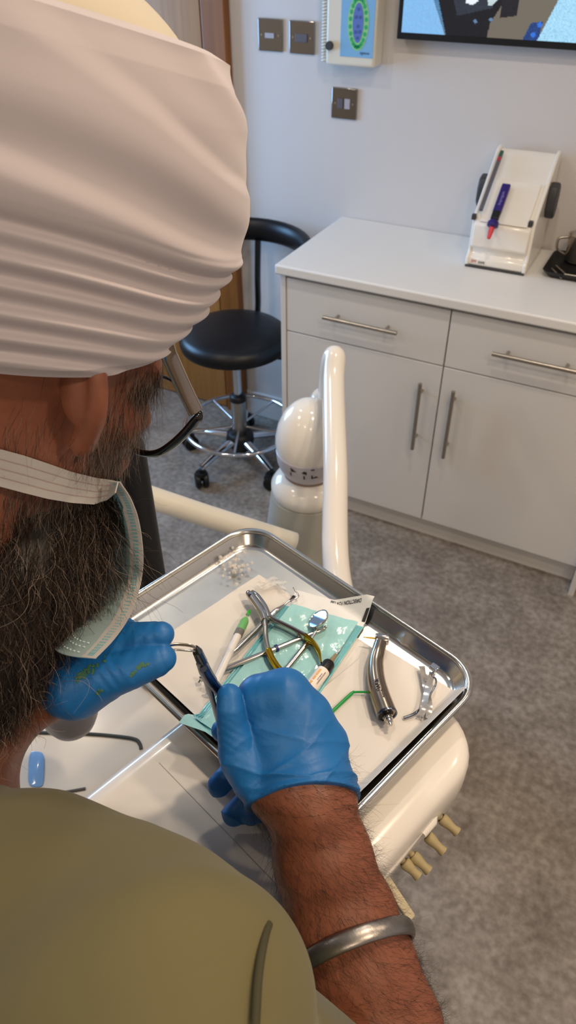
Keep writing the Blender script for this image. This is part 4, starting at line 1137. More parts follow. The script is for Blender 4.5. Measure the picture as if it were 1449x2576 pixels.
# left hand (thumb nearest the camera, index behind it, both pinching a wire)
WL = at(95, 1722, .535)
LH = dict(
    palm=[(WL, a_(185, 1695, .530), .026, .025), (a_(190, 1725, .520), a_(255, 1702, .512), .024, .0185), (a_(170, 1690, .535), a_(292, 1628, .522), .024, .0185),
          (a_(170, 1680, .55), a_(285, 1640, .548), .024, .018), (a_(180, 1700, .56), a_(270, 1690, .575), .022, .016)],
    index=([a_(292, 1625, .524), a_(345, 1612, .516), a_(385, 1602, .510), a_(406, 1596, .507)], [.0165, .0135, .0110, .0090]),
    middle=([a_(285, 1640, .555), a_(350, 1628, .560), a_(330, 1655, .585), a_(280, 1680, .585)], [.0150, .0110, .0100, .0090]),
    ring=([a_(275, 1665, .570), a_(335, 1655, .585), a_(310, 1680, .604), a_(265, 1700, .600)], [.0140, .0105, .0095, .0088]),
    pinky=([a_(265, 1690, .582), a_(312, 1684, .602), a_(290, 1705, .615), a_(255, 1715, .610)], [.0120, .0095, .0088, .0080]),
    thumb=([a_(200, 1725, .515), a_(258, 1702, .508), a_(325, 1684, .503), a_(392, 1662, .503), a_(408, 1656, .503)], [.0230, .0170, .0140, .0115, .0098]),
    extra=[([a_(300, 1600, .530), a_(318, 1575, .530)], [.012, .006])])
SL = hand_sdf(LH)

body = SDF()
# trunk and legs
BAX = np.array([RB, FB, Z3])
body.u(ellip(CHEST, BAX, (.165, .105, .17)), .03)
body.u(rcone(S_R, S_L, .058, .060), .04)
body.u(ellip(PELV+np.array([0, 0, .02]), BAX, (.165, .12, .14)), .05)
body.u(rcone(CHEST-np.array([0, 0, .05]), PELV+np.array([0, 0, .08]), .112, .125), .05)
for s in (-1, 1):
    hip = PELV+RB*.09*s+np.array([0, 0, -.05]); kn = hip+np.array([0, 0, -.40])+FB*.03; ank = kn+np.array([0, 0, -.40])-FB*.04
    body.u(rcone(hip, kn, .085, .056), .04); body.u(rcone(kn, ank, .056, .036), .03)
    body.u(rcone(np.array([ank[0], ank[1], .045])-FB*.03, np.array([ank[0], ank[1], .032])+FB*.14, .04, .03), .03)
# neck, head
body.u(rcone(NECK-np.array([0, 0, .04]), hl(-.045, -.005, -.02), .056, .056), .04)
body.u(ellip(hl(-.018, 0, .055), HAX, (.096, .077, .095)), .03)
body.u(ellip(hl(.024, 0, -.035), HAX, (.064, .060, .075)), .03)
body.u(rcone(hl(.02, .045, -.055), hl(.088, .012, -.09), .020, .022), .03); body.u(rcone(hl(.02, -.045, -.055), hl(.088, -.012, -.09), .020, .022), .03)
for s in (-1, 1):
    body.u(ellip(hl(.056, .040*s, -.008), HAX, (.020, .018, .018)), .03)       # cheekbone
    body.u(rcone(hl(.074, .022*s, .040), hl(.058, .050*s, .038), .010, .009), .02)   # brow
    body.u(ellip(hl(.068, .031*s, .022), HAX, (.011, .012, .011)), .003)       # eye
body.u(rcone(hl(.082, 0, .025), hl(.108, 0, -.010), .008, .012), .012)         # nose
for s in (-1, 1): body.u(ellip(hl(.096, .012*s, -.013), HAX, (.011, .008, .008)), .006)
body.u(rcone(hl(.100, -.016, -.045), hl(.100, .016, -.045), .007, .007), .006); body.u(rcone(hl(.098, -.014, -.056), hl(.098, .014, -.056), .008, .008), .006)
# ears: plate, rim, lobe
for s in (-1, 1):
    def e_(f, r, u): return hl(f, s*r, u)
    eo = vnorm(HR*s*.98-HF*.08); eu = HU*.92-HF*.40; eu = vnorm(eu-eo*(eu@eo)); ea = np.array([np.cross(eu, eo), eu, eo])
    e0 = hl(-.002, .073*s, .016)
    def q_(a, b): return e0+eo*a+eu*b
    body.u(ellip(q_(.012, .000), np.array([np.cross(eu, eo), eu, eo]), (.0060, .034, .0180)), .006)
    rim = [q_(0, .020), q_(.004, .032), q_(.010, .036), q_(.019, .029), q_(.027, .010), q_(.025, -.010), q_(.016, -.026), q_(.007, -.036)]
    body.u(chain(smooth_path(rim, 3), list(np.interp(np.linspace(0, 1, 22), [0, .4, .7, 1], [.0046, .0054, .0064, .0082]))), .004)
    body.u(ellip(q_(.008, -.002)-HF*.007, np.array([np.cross(eu, eo), eu, eo]), (.0085, .022, .013)), .006)
    body.u(ellip(q_(.010, -.034), HAX, (.0075, .006, .0110)), .006)
    body.u(ellip(e_(.014, .0785, -.004), HAX, (.005, .005, .008)), .004)          # tragus
    body.sub(ellip(q_(.013, .002)+HF*.006, HAX, (.006, .008, .014)), .004)
# right arm
body.u(rcone(S_R, ELB*.55+S_R*.45, .056, .048), .03); body.u(rcone(ELB*.55+S_R*.45, ELB, .048, .044), .03)
SPR = [.0080, .0085, .0105, .0115, .010]
SIDE = vnorm(np.cross(vnorm(FA[3]-FA[0]), FWD))
for sg in (-1, 1):
    body.u(rcone(ELB, FA[4]+SIDE*sg*SPR[4], .044, FAR[4]), .02)
    for i in range(4): body.u(rcone(FA[i+1]+SIDE*sg*SPR[i+1], FA[i]+SIDE*sg*SPR[i], FAR[i+1], FAR[i]), .012)
for f, k, m in SR.p: body.u((lambda g: (lambda P: g(P)+.0016))(f), k)
# left arm
ELB_L = np.array([-.57, .07, 1.10])
body.u(rcone(S_L, ELB_L, .062, .046), .04); body.u(rcone(ELB_L, WL, .046, .030), .03)
for f, k, m in SL.p: body.u((lambda g: (lambda P: g(P)+.0016))(f), k)

person = thing('person', 'bearded person in white turban and olive tunic leaning over the tray with pliers', 'person', (PELV[0], PELV[1], 0))
M['skin'] = mat('brown_skin', '#8e573f', .42, noise=(90, '#784735', .9, 6), bump=(700, .25, .0006), sss=.12)
bp_, bq_, bn_ = mesh_sdf(body, (-.86, -.36, -.02), (.16, .55, 1.66), .0030)
raw_mesh('body', bp_, bq_, M['skin'], person)

# ---------------------------------------------------------------- gloves
def vnoise(P, seed, n=7, f0=60, f1=260):
    rg = np.random.default_rng(seed); o = np.zeros(len(P))
    for _ in range(n):
        d = rg.normal(size=3); d /= np.linalg.norm(d); o += np.sin(P@d*rg.uniform(f0, f1)+rg.uniform(0, 6.28))
    return o/n
M['glove'] = mat('blue_nitrile', '#185f9f', .45, spec=.45, noise=(38, '#1c6cb2', .8), bump=(420, .22, .0007))
def glove(sdf, wrist, axis, name, loR, hiR, wrinkle_fn, seed, extra=None):
    s2 = SDF(); s2.p = list(sdf.p); s2.off = 0.0
    if extra: 
        for e in extra: s2.u(e, .008)
    ax = vnorm(axis)
    def cut(P): return (P-wrist)@ax
    sdf_in = SDF(); sdf_in.p = s2.p; sdf_in.off = -.0013
    def hollow(P):
        near = (P-wrist)@ax > -.02
        o = np.full(len(P), -1.0)
        if near.any(): o[near] = -sdf_in(P[near])
        return o
    pts, q, nr = mesh_sdf(s2, loR, hiR, .0012, clip=[cut])
    e = 5e-4; d0 = s2(pts); nr = np.stack([s2(pts+np.eye(3)[i]*e)-d0 for i in range(3)], 1); nr /= np.linalg.norm(nr, axis=1, keepdims=True)+1e-9
    pts = pts+nr*wrinkle_fn(pts)[:, None]
    return raw_mesh(name, pts, q, M['glove'], person)
armax = vnorm(FA[1]-FA[0])
CUFF = at(785, 2035, .535)
cuff_dir = vnorm(armax*.80+(-FWD)*.62-RGT*.10)
CUFFP = at(781, 1962, .503)
def wr_right(P):
    t = (P-CUFFP)@cuff_dir                    # 0 at the cuff, negative towards the fingers
    w = np.clip(1+t/.055, 0, 1)
    side = (P-CUFFP)@RGT
    y = t*1.0+.25*np.abs(side)+.004*vnoise(P, 4, 5, 30, 90)
    fold = (1-np.abs(np.sin(y*120+2.2*vnoise(P, 9, 4, 15, 55))))**4+.8*(1-np.abs(np.sin(y*70+((P-CUFFP)@RGT)*95+2.5*vnoise(P, 12, 4, 20, 60))))**5
    thumb = np.exp(-(((P-at(590, 1835, .54))**2).sum(1))/.016**2)
    d2 = (P-at(590, 1835, .54))@vnorm(UPV*.8+RGT*.5)
    creep = np.exp(-(((P-at(680, 1930, .52))**2).sum(1))/.03**2)
    rim = np.exp(-(t/.0022)**2)*.0011
    tend = sum(np.exp(-(((P-a)-np.outer((P-a)@vnorm(b-a), vnorm(b-a)))**2).sum(1)/.0034**2) for a, b in ((at(700, 1850, .52), at(716, 1740, .53)), (at(760, 1880, .52), at(775, 1795, .53)), (at(650, 1860, .52), at(655, 1755, .535))))
    rip = (1-np.abs(np.sin(y*230+2.0*vnoise(P, 41, 5, 20, 70))))**2*np.clip(.5+vnoise(P, 43, 5, 25, 70), 0, 1)
    return w**1.2*(.0022*fold+.0011*rip+.0012*vnoise(P, 5, 6, 40, 110))+.0006*tend*(1-w)-.0005*thumb*(.5+.5*np.sin(d2*1100+3*vnoise(P, 3, 5, 60, 150)))+.00030*vnoise(P, 8, 8, 60, 200)+rim
gext = [rcone(at(783, 2000, .534), at(788, 2075, .533), .0325, .0362)]
b0 = at(540, 1640, .66); 
pp_ = np.array([at(x, y, d) for x in (500, 930) for y in (1660, 2130) for d in (.48, .66)])
glove(SR, CUFFP, cuff_dir, 'right_glove', pp_.min(0), pp_.max(0), wr_right, 1, gext)
lax = vnorm(WL-at(200, 1700, .53))
def wr_left(P):
    c1 = np.exp(-(((P-at(275, 1690, .495))**2).sum(1))/.013**2); d1 = (P-at(275, 1690, .5))@vnorm(RGT*.85+UPV*.5)
    c2 = np.exp(-(((P-at(350, 1610, .50))**2).sum(1))/.02**2); d2 = (P-at(350, 1610, .5))@vnorm(RGT*.9-UPV*.35)
    return -.0007*c1*(.5+.5*np.sin(d1*900+3*vnoise(P, 3, 5, 60, 150)))-.0004*c2*(.5+.5*np.sin(d2*620+3*vnoise(P, 7, 5, 60, 150)))**2+.0003*vnoise(P, 18, 8, 60, 200)
pp_ = np.array([at(x, y, d) for x in (0, 470) for y in (1530, 1830) for d in (.46, .66)])
glove(SL, WL, lax, 'left_glove', pp_.min(0), pp_.max(0), wr_left, 2)
# green smears of gel on the left thumb
M['smear'] = mat('green_smear', '#3d6a52', .5)
def on_surface(sdf, x, y, d0=.3, d1=.9):
    r = ray(x, y); L = np.linalg.norm(r); t = d0
    for _ in range(80):
        v = sdf((CPOS+t*r)[None])[0]
        if v < .0002: break
        t += v*.9/L
        if t > d1: return None
    return CPOS+t*r
sm = MB(); rg = np.random.default_rng(5)
for (cx_, cy_, n_, sx_, sy_) in ((212, 1694, 60, 12, 9), (357, 1675, 22, 7, 6), (335, 1695, 8, 4, 3), (247, 1740, 8, 4, 5), (262, 1660, 7, 3, 5)):
    for _ in range(n_):
        x = cx_+rg.normal()*sx_; y = cy_-(x-cx_)*.55+rg.normal()*sy_*.6
        p = on_surface(SL, x, y)
        if p is None: continue
        e = 1e-3; g = np.array([SL((p+np.eye(3)[i]*e)[None])[0]-SL(p[None])[0] for i in range(3)]); g /= np.linalg.norm(g)+1e-9
        axs = frame_to(g); rr_ = rg.uniform(.0005, .0014)
        sm.lathe([(rr_, -.0006), (rr_*.9, .0002), (0, .00042)], p, axs, 8, rg.uniform(.7, 1.4), rg.uniform(.7, 1.4))
smo = sm.build('gel_smear', M['smear'], bpy.data.objects['left_glove']); smo['kind'] = 'stuff'

# ---------------------------------------------------------------- tunic
M['tunic'] = mat('olive_cotton', '#605a3c', .85, sheen=.12, noise=(6, '#69633f', .6), bump=(1400, .25, .0004))
tun = SDF()
tun.u(ellip(CHEST, BAX, (.178, .115, .18)), .03)
tun.u(rcone(S_R, S_L, .073, .072), .04)
tun.u(ellip(PELV+np.array([0, 0, .02]), BAX, (.185, .14, .16)), .05)
tun.u(rcone(CHEST-np.array([0, 0, .05]), PELV+np.array([0, 0, .0]), .122, .145), .05)
tun.u(rcone(at(110, 2200, .47), at(300, 2265, .45), .046, .044), .03)
tun.u(rcone(S_R, S_R+(S_R-S_L)*.02, .080, .080), .02)
tun.u(rcone(S_R, S_R*.22+ELB*.78, .063, .060), .012)
tun.u(rcone(S_L, ELB_L, .078, .062), .03)
tun.u(rcone(PELV+np.array([0, 0, -.02]), PELV+np.array([0, 0, -.30]), .16, .19), .05)
tun.u(rcone(at(-330, 1790, .57), at(-330, 2150, .57), .062, .090), .04)
slv = vnorm(ELB-S_R); slp = S_R*.27+ELB*.73
lsv = vnorm(ELB_L-S_L); lsp = S_L*.2+ELB_L*.8
nk = vnorm(hl(-.045, 0, -.02)-NECK); nkp = NECK+nk*.022
def tclip(P):
    a = np.where(((P-S_R)@RB > .03), (P-slp)@slv, -1.0)
    b = np.where(((P-S_L)@RB < -.03), (P-lsp)@lsv, -1.0)
    d = (PELV[2]-.30)-P[:, 2]
    return np.maximum(np.maximum(a, b), d)
tp_, tq_, tn_ = mesh_sdf(tun, (-.9, -.36, .5), (.16, .5, 1.50), .004, clip=[tclip])
# soft folds over the shoulder
fold = .0035*np.sin(((tp_-S_R)@vnorm(RB*.7+Z3*.5-FB*.4))*70+2.0*vnoise(tp_, 31, 4, 8, 22))*np.clip(1-np.abs((tp_-S_R)@RB)/.16, 0, 1)+.002*vnoise(tp_, 33, 6, 12, 40)
tp_ = tp_+tn_*fold[:, None]
raw_mesh('tunic', tp_, tq_, M['tunic'], person)
trs = SDF(); sho = SDF()
trs.u(ellip(PELV+np.array([0, 0, .0]), BAX, (.172, .128, .14)), .04)
for s in (-1, 1):
    hip = PELV+RB*.09*s+np.array([0, 0, -.05]); kn = hip+np.array([0, 0, -.40])+FB*.03; ank = kn+np.array([0, 0, -.38])-FB*.04
    trs.u(rcone(hip, kn, .096, .070), .03); trs.u(rcone(kn, ank, .070, .060), .02)
    sho.u(rcone(np.array([ank[0], ank[1], .050])-FB*.03, np.array([ank[0], ank[1], .038])+FB*.15, .048, .037), .02)
p_, q_2, n_ = mesh_sdf(trs, (-.8, -.35, .02), (-.22, .25, 1.1), .006)
raw_mesh('trousers', p_, q_2, mat('dark_trousers', '#24262c', .85), person)
p_, q_2, n_ = mesh_sdf(sho, (-.8, -.35, -.02), (-.22, .35, .14), .005, clip=[lambda P: -P[:, 2]])
raw_mesh('shoes', p_, q_2, mat('black_shoes', '#111112', .5), person)
M['piping'] = mat('dark_olive_piping', '#3d3a26', .85)
def tun_s(x, y, up=.0):
    p = on_surface(tun, x, y, .15, .9)
    return p
sp_ = [tun_s(x, y) for x, y in ((676, 2325), (668, 2350), (658, 2400), (650, 2460), (646, 2520), (643, 2580))]
sp_ = [p for p in sp_ if p is not None]
if len(sp_) > 2:
    MB().tube(smooth_path([p*.994+CPOS*.006 for p in sp_], 6), .0022, 10).build('sleeve_seam', M['piping'], person)

# ---------------------------------------------------------------- turban
M['turban'] = mat('white_turban_cotton', '#bfb7bb', .85, sheen=.2, bump=(1500, .2, .0003))
M['cap'] = mat('cream_under_turban', '#c6bda9', .85, sheen=.2, bump=(1500, .2, .0003))
TF, TR, TUp = head_axes(HD, R_(18))
TBO = HO+np.array([0, 0, 0])
lev = np.array([  # u, front, back, side
    (.033, .088, .110, .097), (.040, .096, .118, .103), (.060, .118, .132, .109), (.080, .132, .142, .112), (.100, .141, .150, .115),
    (.130, .133, .156, .119), (.155, .125, .158, .120), (.180, .115, .156, .118), (.200, .104, .150, .113), (.212, .096, .144, .108)])
NT, NL = 300, 280
th = np.linspace(0, 2*math.pi, NT, endpoint=False); tt_ = np.linspace(0, 1, NL)
def tcol(k): return np.interp(tt_, np.linspace(0, 1, len(lev)), lev[:, k])
sm_ = lambda a: np.convolve(np.pad(a, 13, 'edge'), np.ones(27)/27, 'valid')
uu_, ff_, bb_, ss_ = [sm_(tcol(k)) for k in range(4)]
uu_ = tcol(0)
G = np.zeros((NL, NT, 3)); CT, ST = np.cos(th), np.sin(th)
for i in range(NL):
    t_ = tt_[i]
    fr = np.where(CT > 0, ff_[i], bb_[i])
    f = fr*CT; r = ss_[i]*ST
    u = uu_[i]+.004*CT*(1-t_)+.012*ST*0
    # wraps: each wrap line drops towards the front; tight pleats low down, wide bands above
    ph = u-.033-(.006+.050*t_)*(1-CT)*.5+.0022*np.sin(th*2+1)+.0012*np.sin(th*5+2)
    low = np.clip((.070-ph)/.012, 0, 1)
    s1 = (ph/.0118+.15*np.sin(th*2)) % 1.0; saw = np.where(s1 < .7, .5-.5*np.cos(math.pi*s1/.7), .5+.5*np.cos(math.pi*(s1-.7)/.3))
    s2 = ((ph-.02*(1-CT)*t_)/.042+.3) % 1.0; saw2 = np.where(s2 < .75, .5-.5*np.cos(math.pi*s2/.75), .5+.5*np.cos(math.pi*(s2-.75)/.25))
    disp = low*.0058*saw*(.8+.2*np.sin(th*3+t_*7.5))+(1-low)*(.0036*saw2+.003)
    disp += .0006*np.sin(ph*210+np.sin(th*2+1)*2)
    sc = 1+disp/.12
    G[i] = TBO+(f*sc)[:, None]*TF+(r*sc)[:, None]*TR+u[:, None]*TUp
tb = MB(); loops = [list(g) for g in G]
inn0 = [TBO+(np.array([.93])*(np.where(CT > 0, .085, .10)*CT)[:, None])*TF+((.078*ST)[:, None])*TR+.046*TUp][0]
inn1 = TBO+((np.where(CT > 0, ff_[-1]*.93, bb_[-1]*.93)*CT)[:, None])*TF+((ss_[-1]*.93*ST)[:, None])*TR+(uu_[-1]+.003)*TUp
inn2 = TBO+((np.where(CT > 0, ff_[-1]*.86, bb_[-1]*.86)*CT)[:, None])*TF+((ss_[-1]*.86*ST)[:, None])*TR+(uu_[-1]-.012)*TUp
tb.rings([list(inn0)]+loops+[list(inn1), list(inn2)], cap0=False, cap1=False)
tbo = tb.build('turban', M['turban'], person)
cp_l = []
for a in np.linspace(0, math.pi/2, 24):
    f0, b0_, s0, h0 = .090*math.cos(a), .135*math.cos(a), .100*math.cos(a), .060*math.sin(a)
    cp_l.append([TBO+(f0 if c > 0 else b0_)*c*TF+s0*s*TR+(.188+h0+.010*c*-1)*TUp for c, s in zip(CT, ST)])
MB().rings(cp_l, cap0=False, cap1=False).build('under_turban', M['cap'], person)

# ---------------------------------------------------------------- beard
def M_hair(name, rough):
    m = mat(name, '#2a211d', rough, spec=.4, vcol='Col'); return m
M['hair'] = M_hair('beard_hair', .45)
core = SDF()
B1 = [at(x, y, d) for x, y, d in ((200, 1290, .560), (140, 1450, .535), (75, 1610, .510), (20, 1750, .494))]
core.u(chain(B1, [.030, .029, .022, .013]), .025)
B2 = [at(x, y, d) for x, y, d in ((60, 1340, .53), (15, 1480, .515), (-40, 1630, .500), (-60, 1760, .492))]
core.u(chain(B2, [.034, .042, .042, .026]), .03)
B3 = [at(x, y, d) for x, y, d in ((-90, 1330, .53), (-120, 1500, .52), (-140, 1700, .505))]
core.u(chain(B3, [.034, .042, .032]), .03)
pp_ = np.array([at(x, y, d) for x in (-420, 330) for y in (1150, 1900) for d in (.44, .68)])
cpnt, cq, cn = mesh_sdf(core, pp_.min(0), pp_.max(0), .004)
cpnt = cpnt-cn*.004
cc0 = np.tile(np.array(lin('#0f0b0a')), (len(cpnt), 1))
beard_base = raw_mesh('beard', cpnt, cq, M['hair'], person, cols=cc0)
rg = np.random.default_rng(21)
DOWN = vnorm(at(60, 1850, .50)-at(170, 1350, .545))
def comb(roots, nrm, length, dirv, S=14, curl=.0022, lift=.25, spread=.25, waves=(2.5, 5.0)):
    n = len(roots); t = np.linspace(0, 1, S)[None, :, None]
    d = dirv+spread*rg.normal(size=(n, 3))+nrm*lift; d /= np.linalg.norm(d, axis=1, keepdims=True)
    a = np.cross(d, rg.normal(size=(n, 3))); a /= np.linalg.norm(a, axis=1, keepdims=True)+1e-9; b = np.cross(d, a)
    L = length[:, None, None]; w = rg.uniform(*waves, size=(n, 1, 1))*2*math.pi*(L/.08); p = rg.uniform(0, 6.28, (n, 1, 1))
    c = curl*rg.uniform(.4, 1.5, (n, 1, 1))*np.minimum(1, t*2.5)
    bend = rg.normal(size=(n, 1, 3))*.18*L*t**2
    return roots[:, None]+d[:, None]*L*t+a[:, None]*c*np.sin(w*t+p)+b[:, None]*c*np.cos(w*t+p)-a[:, None]*c*0+bend
def hair_cols(n, grey):
    k = rg.random(n); base = np.array([lin('#17110f')]*n)
    br = np.array(lin('#4a382c')); gr = np.array(lin('#9a8a7e'))
    base[k < .45] = br*rg.uniform(.5, 1.1, ((k < .45).sum(), 1))
    g = rg.random(n) < grey; base[g] = gr*rg.uniform(.6, 1.25, (g.sum(), 1))
    return base
camd = CPOS-cpnt; vis = (cn*camd).sum(1) > -.15*np.linalg.norm(camd, axis=1)
NB = 11000
clump = rg.choice(np.flatnonzero(vis), 900); ci = rg.integers(0, 900, NB); ix = clump[ci]
roots = cpnt[ix]+rg.normal(size=(NB, 3))*.0022; nr = cn[ix]
dcl = DOWN+(rg.normal(size=(900, 3))*.24)[ci]
hl_ = np.clip(1.15-.85*np.clip(((cpnt[ix]-at(170, 1350, .545))@DOWN)/.11, 0, 1), .3, 1.2)
st_ = rg.bit_generator.state
path = comb(roots, nr, rg.uniform(.025, .065, NB)*hl_, dcl, 18, .0026, .18, .09, (1.5, 3.2))
yy = (roots-at(170, 1350, .56))@DOWN
strands('beard_strands', path, rg.uniform(.00012, .00022, NB), M['hair'], beard_base, hair_cols(NB, .13))
# looser curls at the edge of the beard
edge = np.flatnonzero(vis & (np.abs((cn*camd).sum(1)) < .45*np.linalg.norm(camd, axis=1)))
ix = rg.choice(edge, 1100); path = comb(cpnt[ix], cn[ix], rg.uniform(.015, .036, 1100), DOWN*.8, 22, .0036, .45, .4, (2.5, 5))
strands('beard_curls', path, rg.uniform(.00009, .00014, 1100), M['hair'], beard_base, hair_cols(1100, .3))
# a few long stray hairs in front of the left glove
st = []
for P in ([(140, 1720, .50), (200, 1712, .47), (245, 1745, .46), (258, 1765, .46)], [(160, 1705, .50), (215, 1705, .465), (222, 1740, .46), (185, 1795, .46)], [(100, 1800, .50), (130, 1835, .485), (165, 1840, .48)], [(90, 1850, .5), (115, 1860, .49), (110, 1885, .49)]):
    q = smooth_path([at(*p) for p in P], 7); q = [q[int(k)] for k in np.linspace(0, len(q)-1, 16)]; st.append(q)
strands('stray_hair', np.array(st), np.full(len(st), .00016), M['hair'], beard_base, np.array([lin('#a0938a')]*len(st)))
# sideburn and cheek hair on the skin
bd_loc = (bp_-HO)@HAX.T
def cheek_roots(n, dens):
    w = dens(bd_loc); w = np.clip(w, 0, None)*(np.abs(bd_loc[:, 1]) < .12)*(np.linalg.norm(bp_-HO, axis=1) < .2); p = w/w.sum()
    return rg.choice(len(bp_), n, p=p)
def dens1(L):
    f, r, u = L[:, 0], L[:, 1], L[:, 2]
    line = .050+.30*(u-.0)             # centre line of the sideburn
    side = np.exp(-((f-line)/.020)**2)*(u < .05)*(u > -.06)*(r > .02)
    jaw = np.exp(-((u+.085+.35*(f-.02))/.035)**2)*(f > -.03)*(r > -.02)*(f < .12)
    mou = .5*np.exp(-((u+.035)/.02)**2)*(f > .07)
    return side*1.1+jaw*.8+mou
ix = cheek_roots(8500, dens1)
dj = -HU*.85+HF*.10-HF*.0; 
path = comb(bp_[ix], bn_[ix], rg.uniform(.012, .032, 8500), dj, 10, .0008, .16, .12, (1.5, 3))
strands('sideburn_hair', path, rg.uniform(.00007, .00012, 8500), M['hair'], beard_base, hair_cols(8500, .42))
bpy.data.objects['sideburn_hair']['kind'] = 'stuff'
for n_ in ('beard_strands', 'beard_curls', 'stray_hair'): bpy.data.objects[n_]['kind'] = 'stuff'

# ---------------------------------------------------------------- hair on the forearm
M['arm_hair'] = mat('arm_hair', '#1d1310', .5)
rel = bp_-FA[0]; AL = vnorm(FA[3]-FA[0]); t_al = rel@AL
rad = np.linalg.norm(rel-t_al[:, None]*AL, axis=1)
cand = np.flatnonzero((t_al > -.032) & (t_al < .22) & (rad < .075) & ((bp_@RB) > -.5))
camv = CPOS-bp_[cand]; cand = cand[(bn_[cand]*camv).sum(1) > -.25*np.linalg.norm(camv, axis=1)]
ix = rg.choice(cand, 7500)
tang = np.cross(bn_[ix], AL); 
wob = vnoise(bp_[ix], 77, 5, 25, 70)
d = -AL*(.55+.3*wob)[:, None]*-1*.9+tang*(.55+.5*vnoise(bp_[ix], 78, 5, 25, 70))[:, None]
roots = bp_[ix]+rg.normal(size=(len(ix), 3))*.0008-bn_[ix]*.0006
t = np.linspace(0, 1, 6)[None, :, None]; L = rg.uniform(.007, .018, (len(ix), 1, 1))
dn_ = d/np.linalg.norm(d, axis=1, keepdims=True)+rg.normal(size=d.shape)*.45
path = roots[:, None]+dn_[:, None]*L*t+bn_[ix][:, None]*L*(.30*t-.22*t*t)*rg.uniform(.6, 1.8, (len(ix), 1, 1))+tang[:, None]*L*.25*rg.normal(size=(len(ix), 1, 1))*t*t
o = strands('forearm_hair', path, np.full(len(ix), .000065), M['arm_hair'], person, np.tile(np.array(lin('#1d1310')), (len(ix), 1)))
o['kind'] = 'stuff'
# ================================================================ THINGS THE PERSON WEARS OR HOLDS
# bangle
bc = at(888, 2392, .531)
bn = vnorm(vnorm(FA[3]-FA[2])*.80+(-FWD)*.62+RGT*.10)
b1 = vnorm(RGT-bn*(RGT@bn)); b2 = np.cross(bn, b1)
o = MB().ring(bc, np.array([b1, b2, bn]),   .0448, .0052, 96, 18, (.62, 1.25)).build('bangle', mat('worn_silver', '#a09c98', .36, 1.0, noise=(60, '#8e8b88', .7), bump=(260, .25, .0006)))
tag(o, 'wide worn silver bangle around the bare right forearm', 'bangle')
# face mask
M['mask'] = mat('mask_fabric', '#b4cdd0', .8, bump=(900, .15, .0004))
def mask_fabric(name, c, trans_c):
    m = bpy.data.materials.new(name); m.use_nodes = True; nt = m.node_tree; out = nt.nodes['Material Output']
    b = nt.nodes['Principled BSDF']; b.inputs['Base Color'].default_value = (*lin(c), 1); b.inputs['Roughness'].default_value = .8
    tr = nt.nodes.new('ShaderNodeBsdfTranslucent'); tr.inputs['Color'].default_value = (*lin(trans_c), 1)
    mx = nt.nodes.new('ShaderNodeMixShader'); mx.inputs[0].default_value = .35
    nt.links.new(b.outputs[0], mx.inputs[1]); nt.links.new(tr.outputs[0], mx.inputs[2]); nt.links.new(mx.outputs[0], out.inputs[0])
    return m
M['mask'] = mask_fabric('mask_fabric', '#a9bfc0', '#a4cdd2')
M['mask_edge'] = mask_fabric('mask_binding', '#d6d2cf', '#d8d8d8')
mk_px = [(298, 1212, .505), (328, 1258, .520), (348, 1320, .535), (357, 1400, .548), (350, 1470, .556), (325, 1545, .522), (285, 1605, .484), (236, 1656, .468)]
Redge = smooth_path([at(*p) for p in mk_px], 6)
def loc(P): q = P-HO; return np.array([q@HF, q@HR, q@HU])
mask = thing('face_mask', 'teal surgical face mask with white edge hooked around the beard', 'mask', tuple(HO))
NM = len(Redge); G = []
Ctop, Cmid, Cbot = np.array([.106, 0, -.058]), np.array([.140, 0, -.115]), np.array([.112, 0, -.185])
for i, p in enumerate(Redge):
    s = i/(NM-1); q = loc(p); lq = q*np.array([1, -1, 1])
    c = (1-s)**2*Ctop+2*s*(1-s)*(2*Cmid-.5*Ctop-.5*Cbot)+s*s*Cbot
    pl = .0022*(((s*5) % 1)-.5)
    row = []
    lv = -RGT*(.012+.040*s)-HR*.004; lvl = np.array([lv@HF, lv@HR, lv@HU])
    for t in np.linspace(0, 1, 61):
        e0, w0 = (q, t*2) if t <= .5 else (q, (1-t)*2)
        bz = (1-w0)**3*q+3*w0*(1-w0)**2*(q+lvl)+3*w0*w0*(1-w0)*(c+np.array([.0, .045, 0]))+w0**3*c
        if t > .5: bz = bz*np.array([1, -1, 1])
        w = math.sin(math.pi*t)
        bz = bz+np.array([1, 0, 0])*pl*min(1, w*4)
        row.append(hl(*bz))
    G.append(row)
GM = np.array(G)
MB().grid(GM, .0006).build('fabric', M['mask'], mask)
nin = np.cross(GM[1:-1, 1]-GM[1:-1, 0], GM[2:, 0]-GM[:-2, 0]); 
def toward(p, k): return p+(CPOS-p)*k
ed = MB(); 
bind = []
for i in range(NM):
    a, b = GM[i, 0], GM[i, 3]
    d = (b-a)/np.linalg.norm(b-a)
    bind.append([toward(a-d*.0012, .0016), toward(a+d*.0035, .0020), toward(a+d*.0085, .0020), toward(a+d*.0098, .0012)])
ed.grid(bind, .0006); ed.build('binding', M['mask_edge'], mask)
M['weld'] = mat('teal_weld', '#6fa9b2', .7)
wd_ = MB()
for off in (.0030, .0046, .0062):
    for s in np.linspace(.03, .97, 58):
        fi = s*(NM-1); i = int(fi); i = min(i, NM-2); a = GM[i, 0]*(1-(fi-i))+GM[i+1, 0]*(fi-i); b = GM[i, 3]*(1-(fi-i))+GM[i+1, 3]*(fi-i)
        d = (b-a)/np.linalg.norm(b-a); tn = vnorm(GM[i+1, 0]-GM[i, 0])
        p = toward(a+d*off, .0032); wd_.box((-.0005, -.0008, -.0001), (.0005, .0008, .0002), np.array([d, tn, np.cross(d, tn)]), p)
wd_.build('stitching', M['weld'], mask, smooth=False)
wd_ = MB()
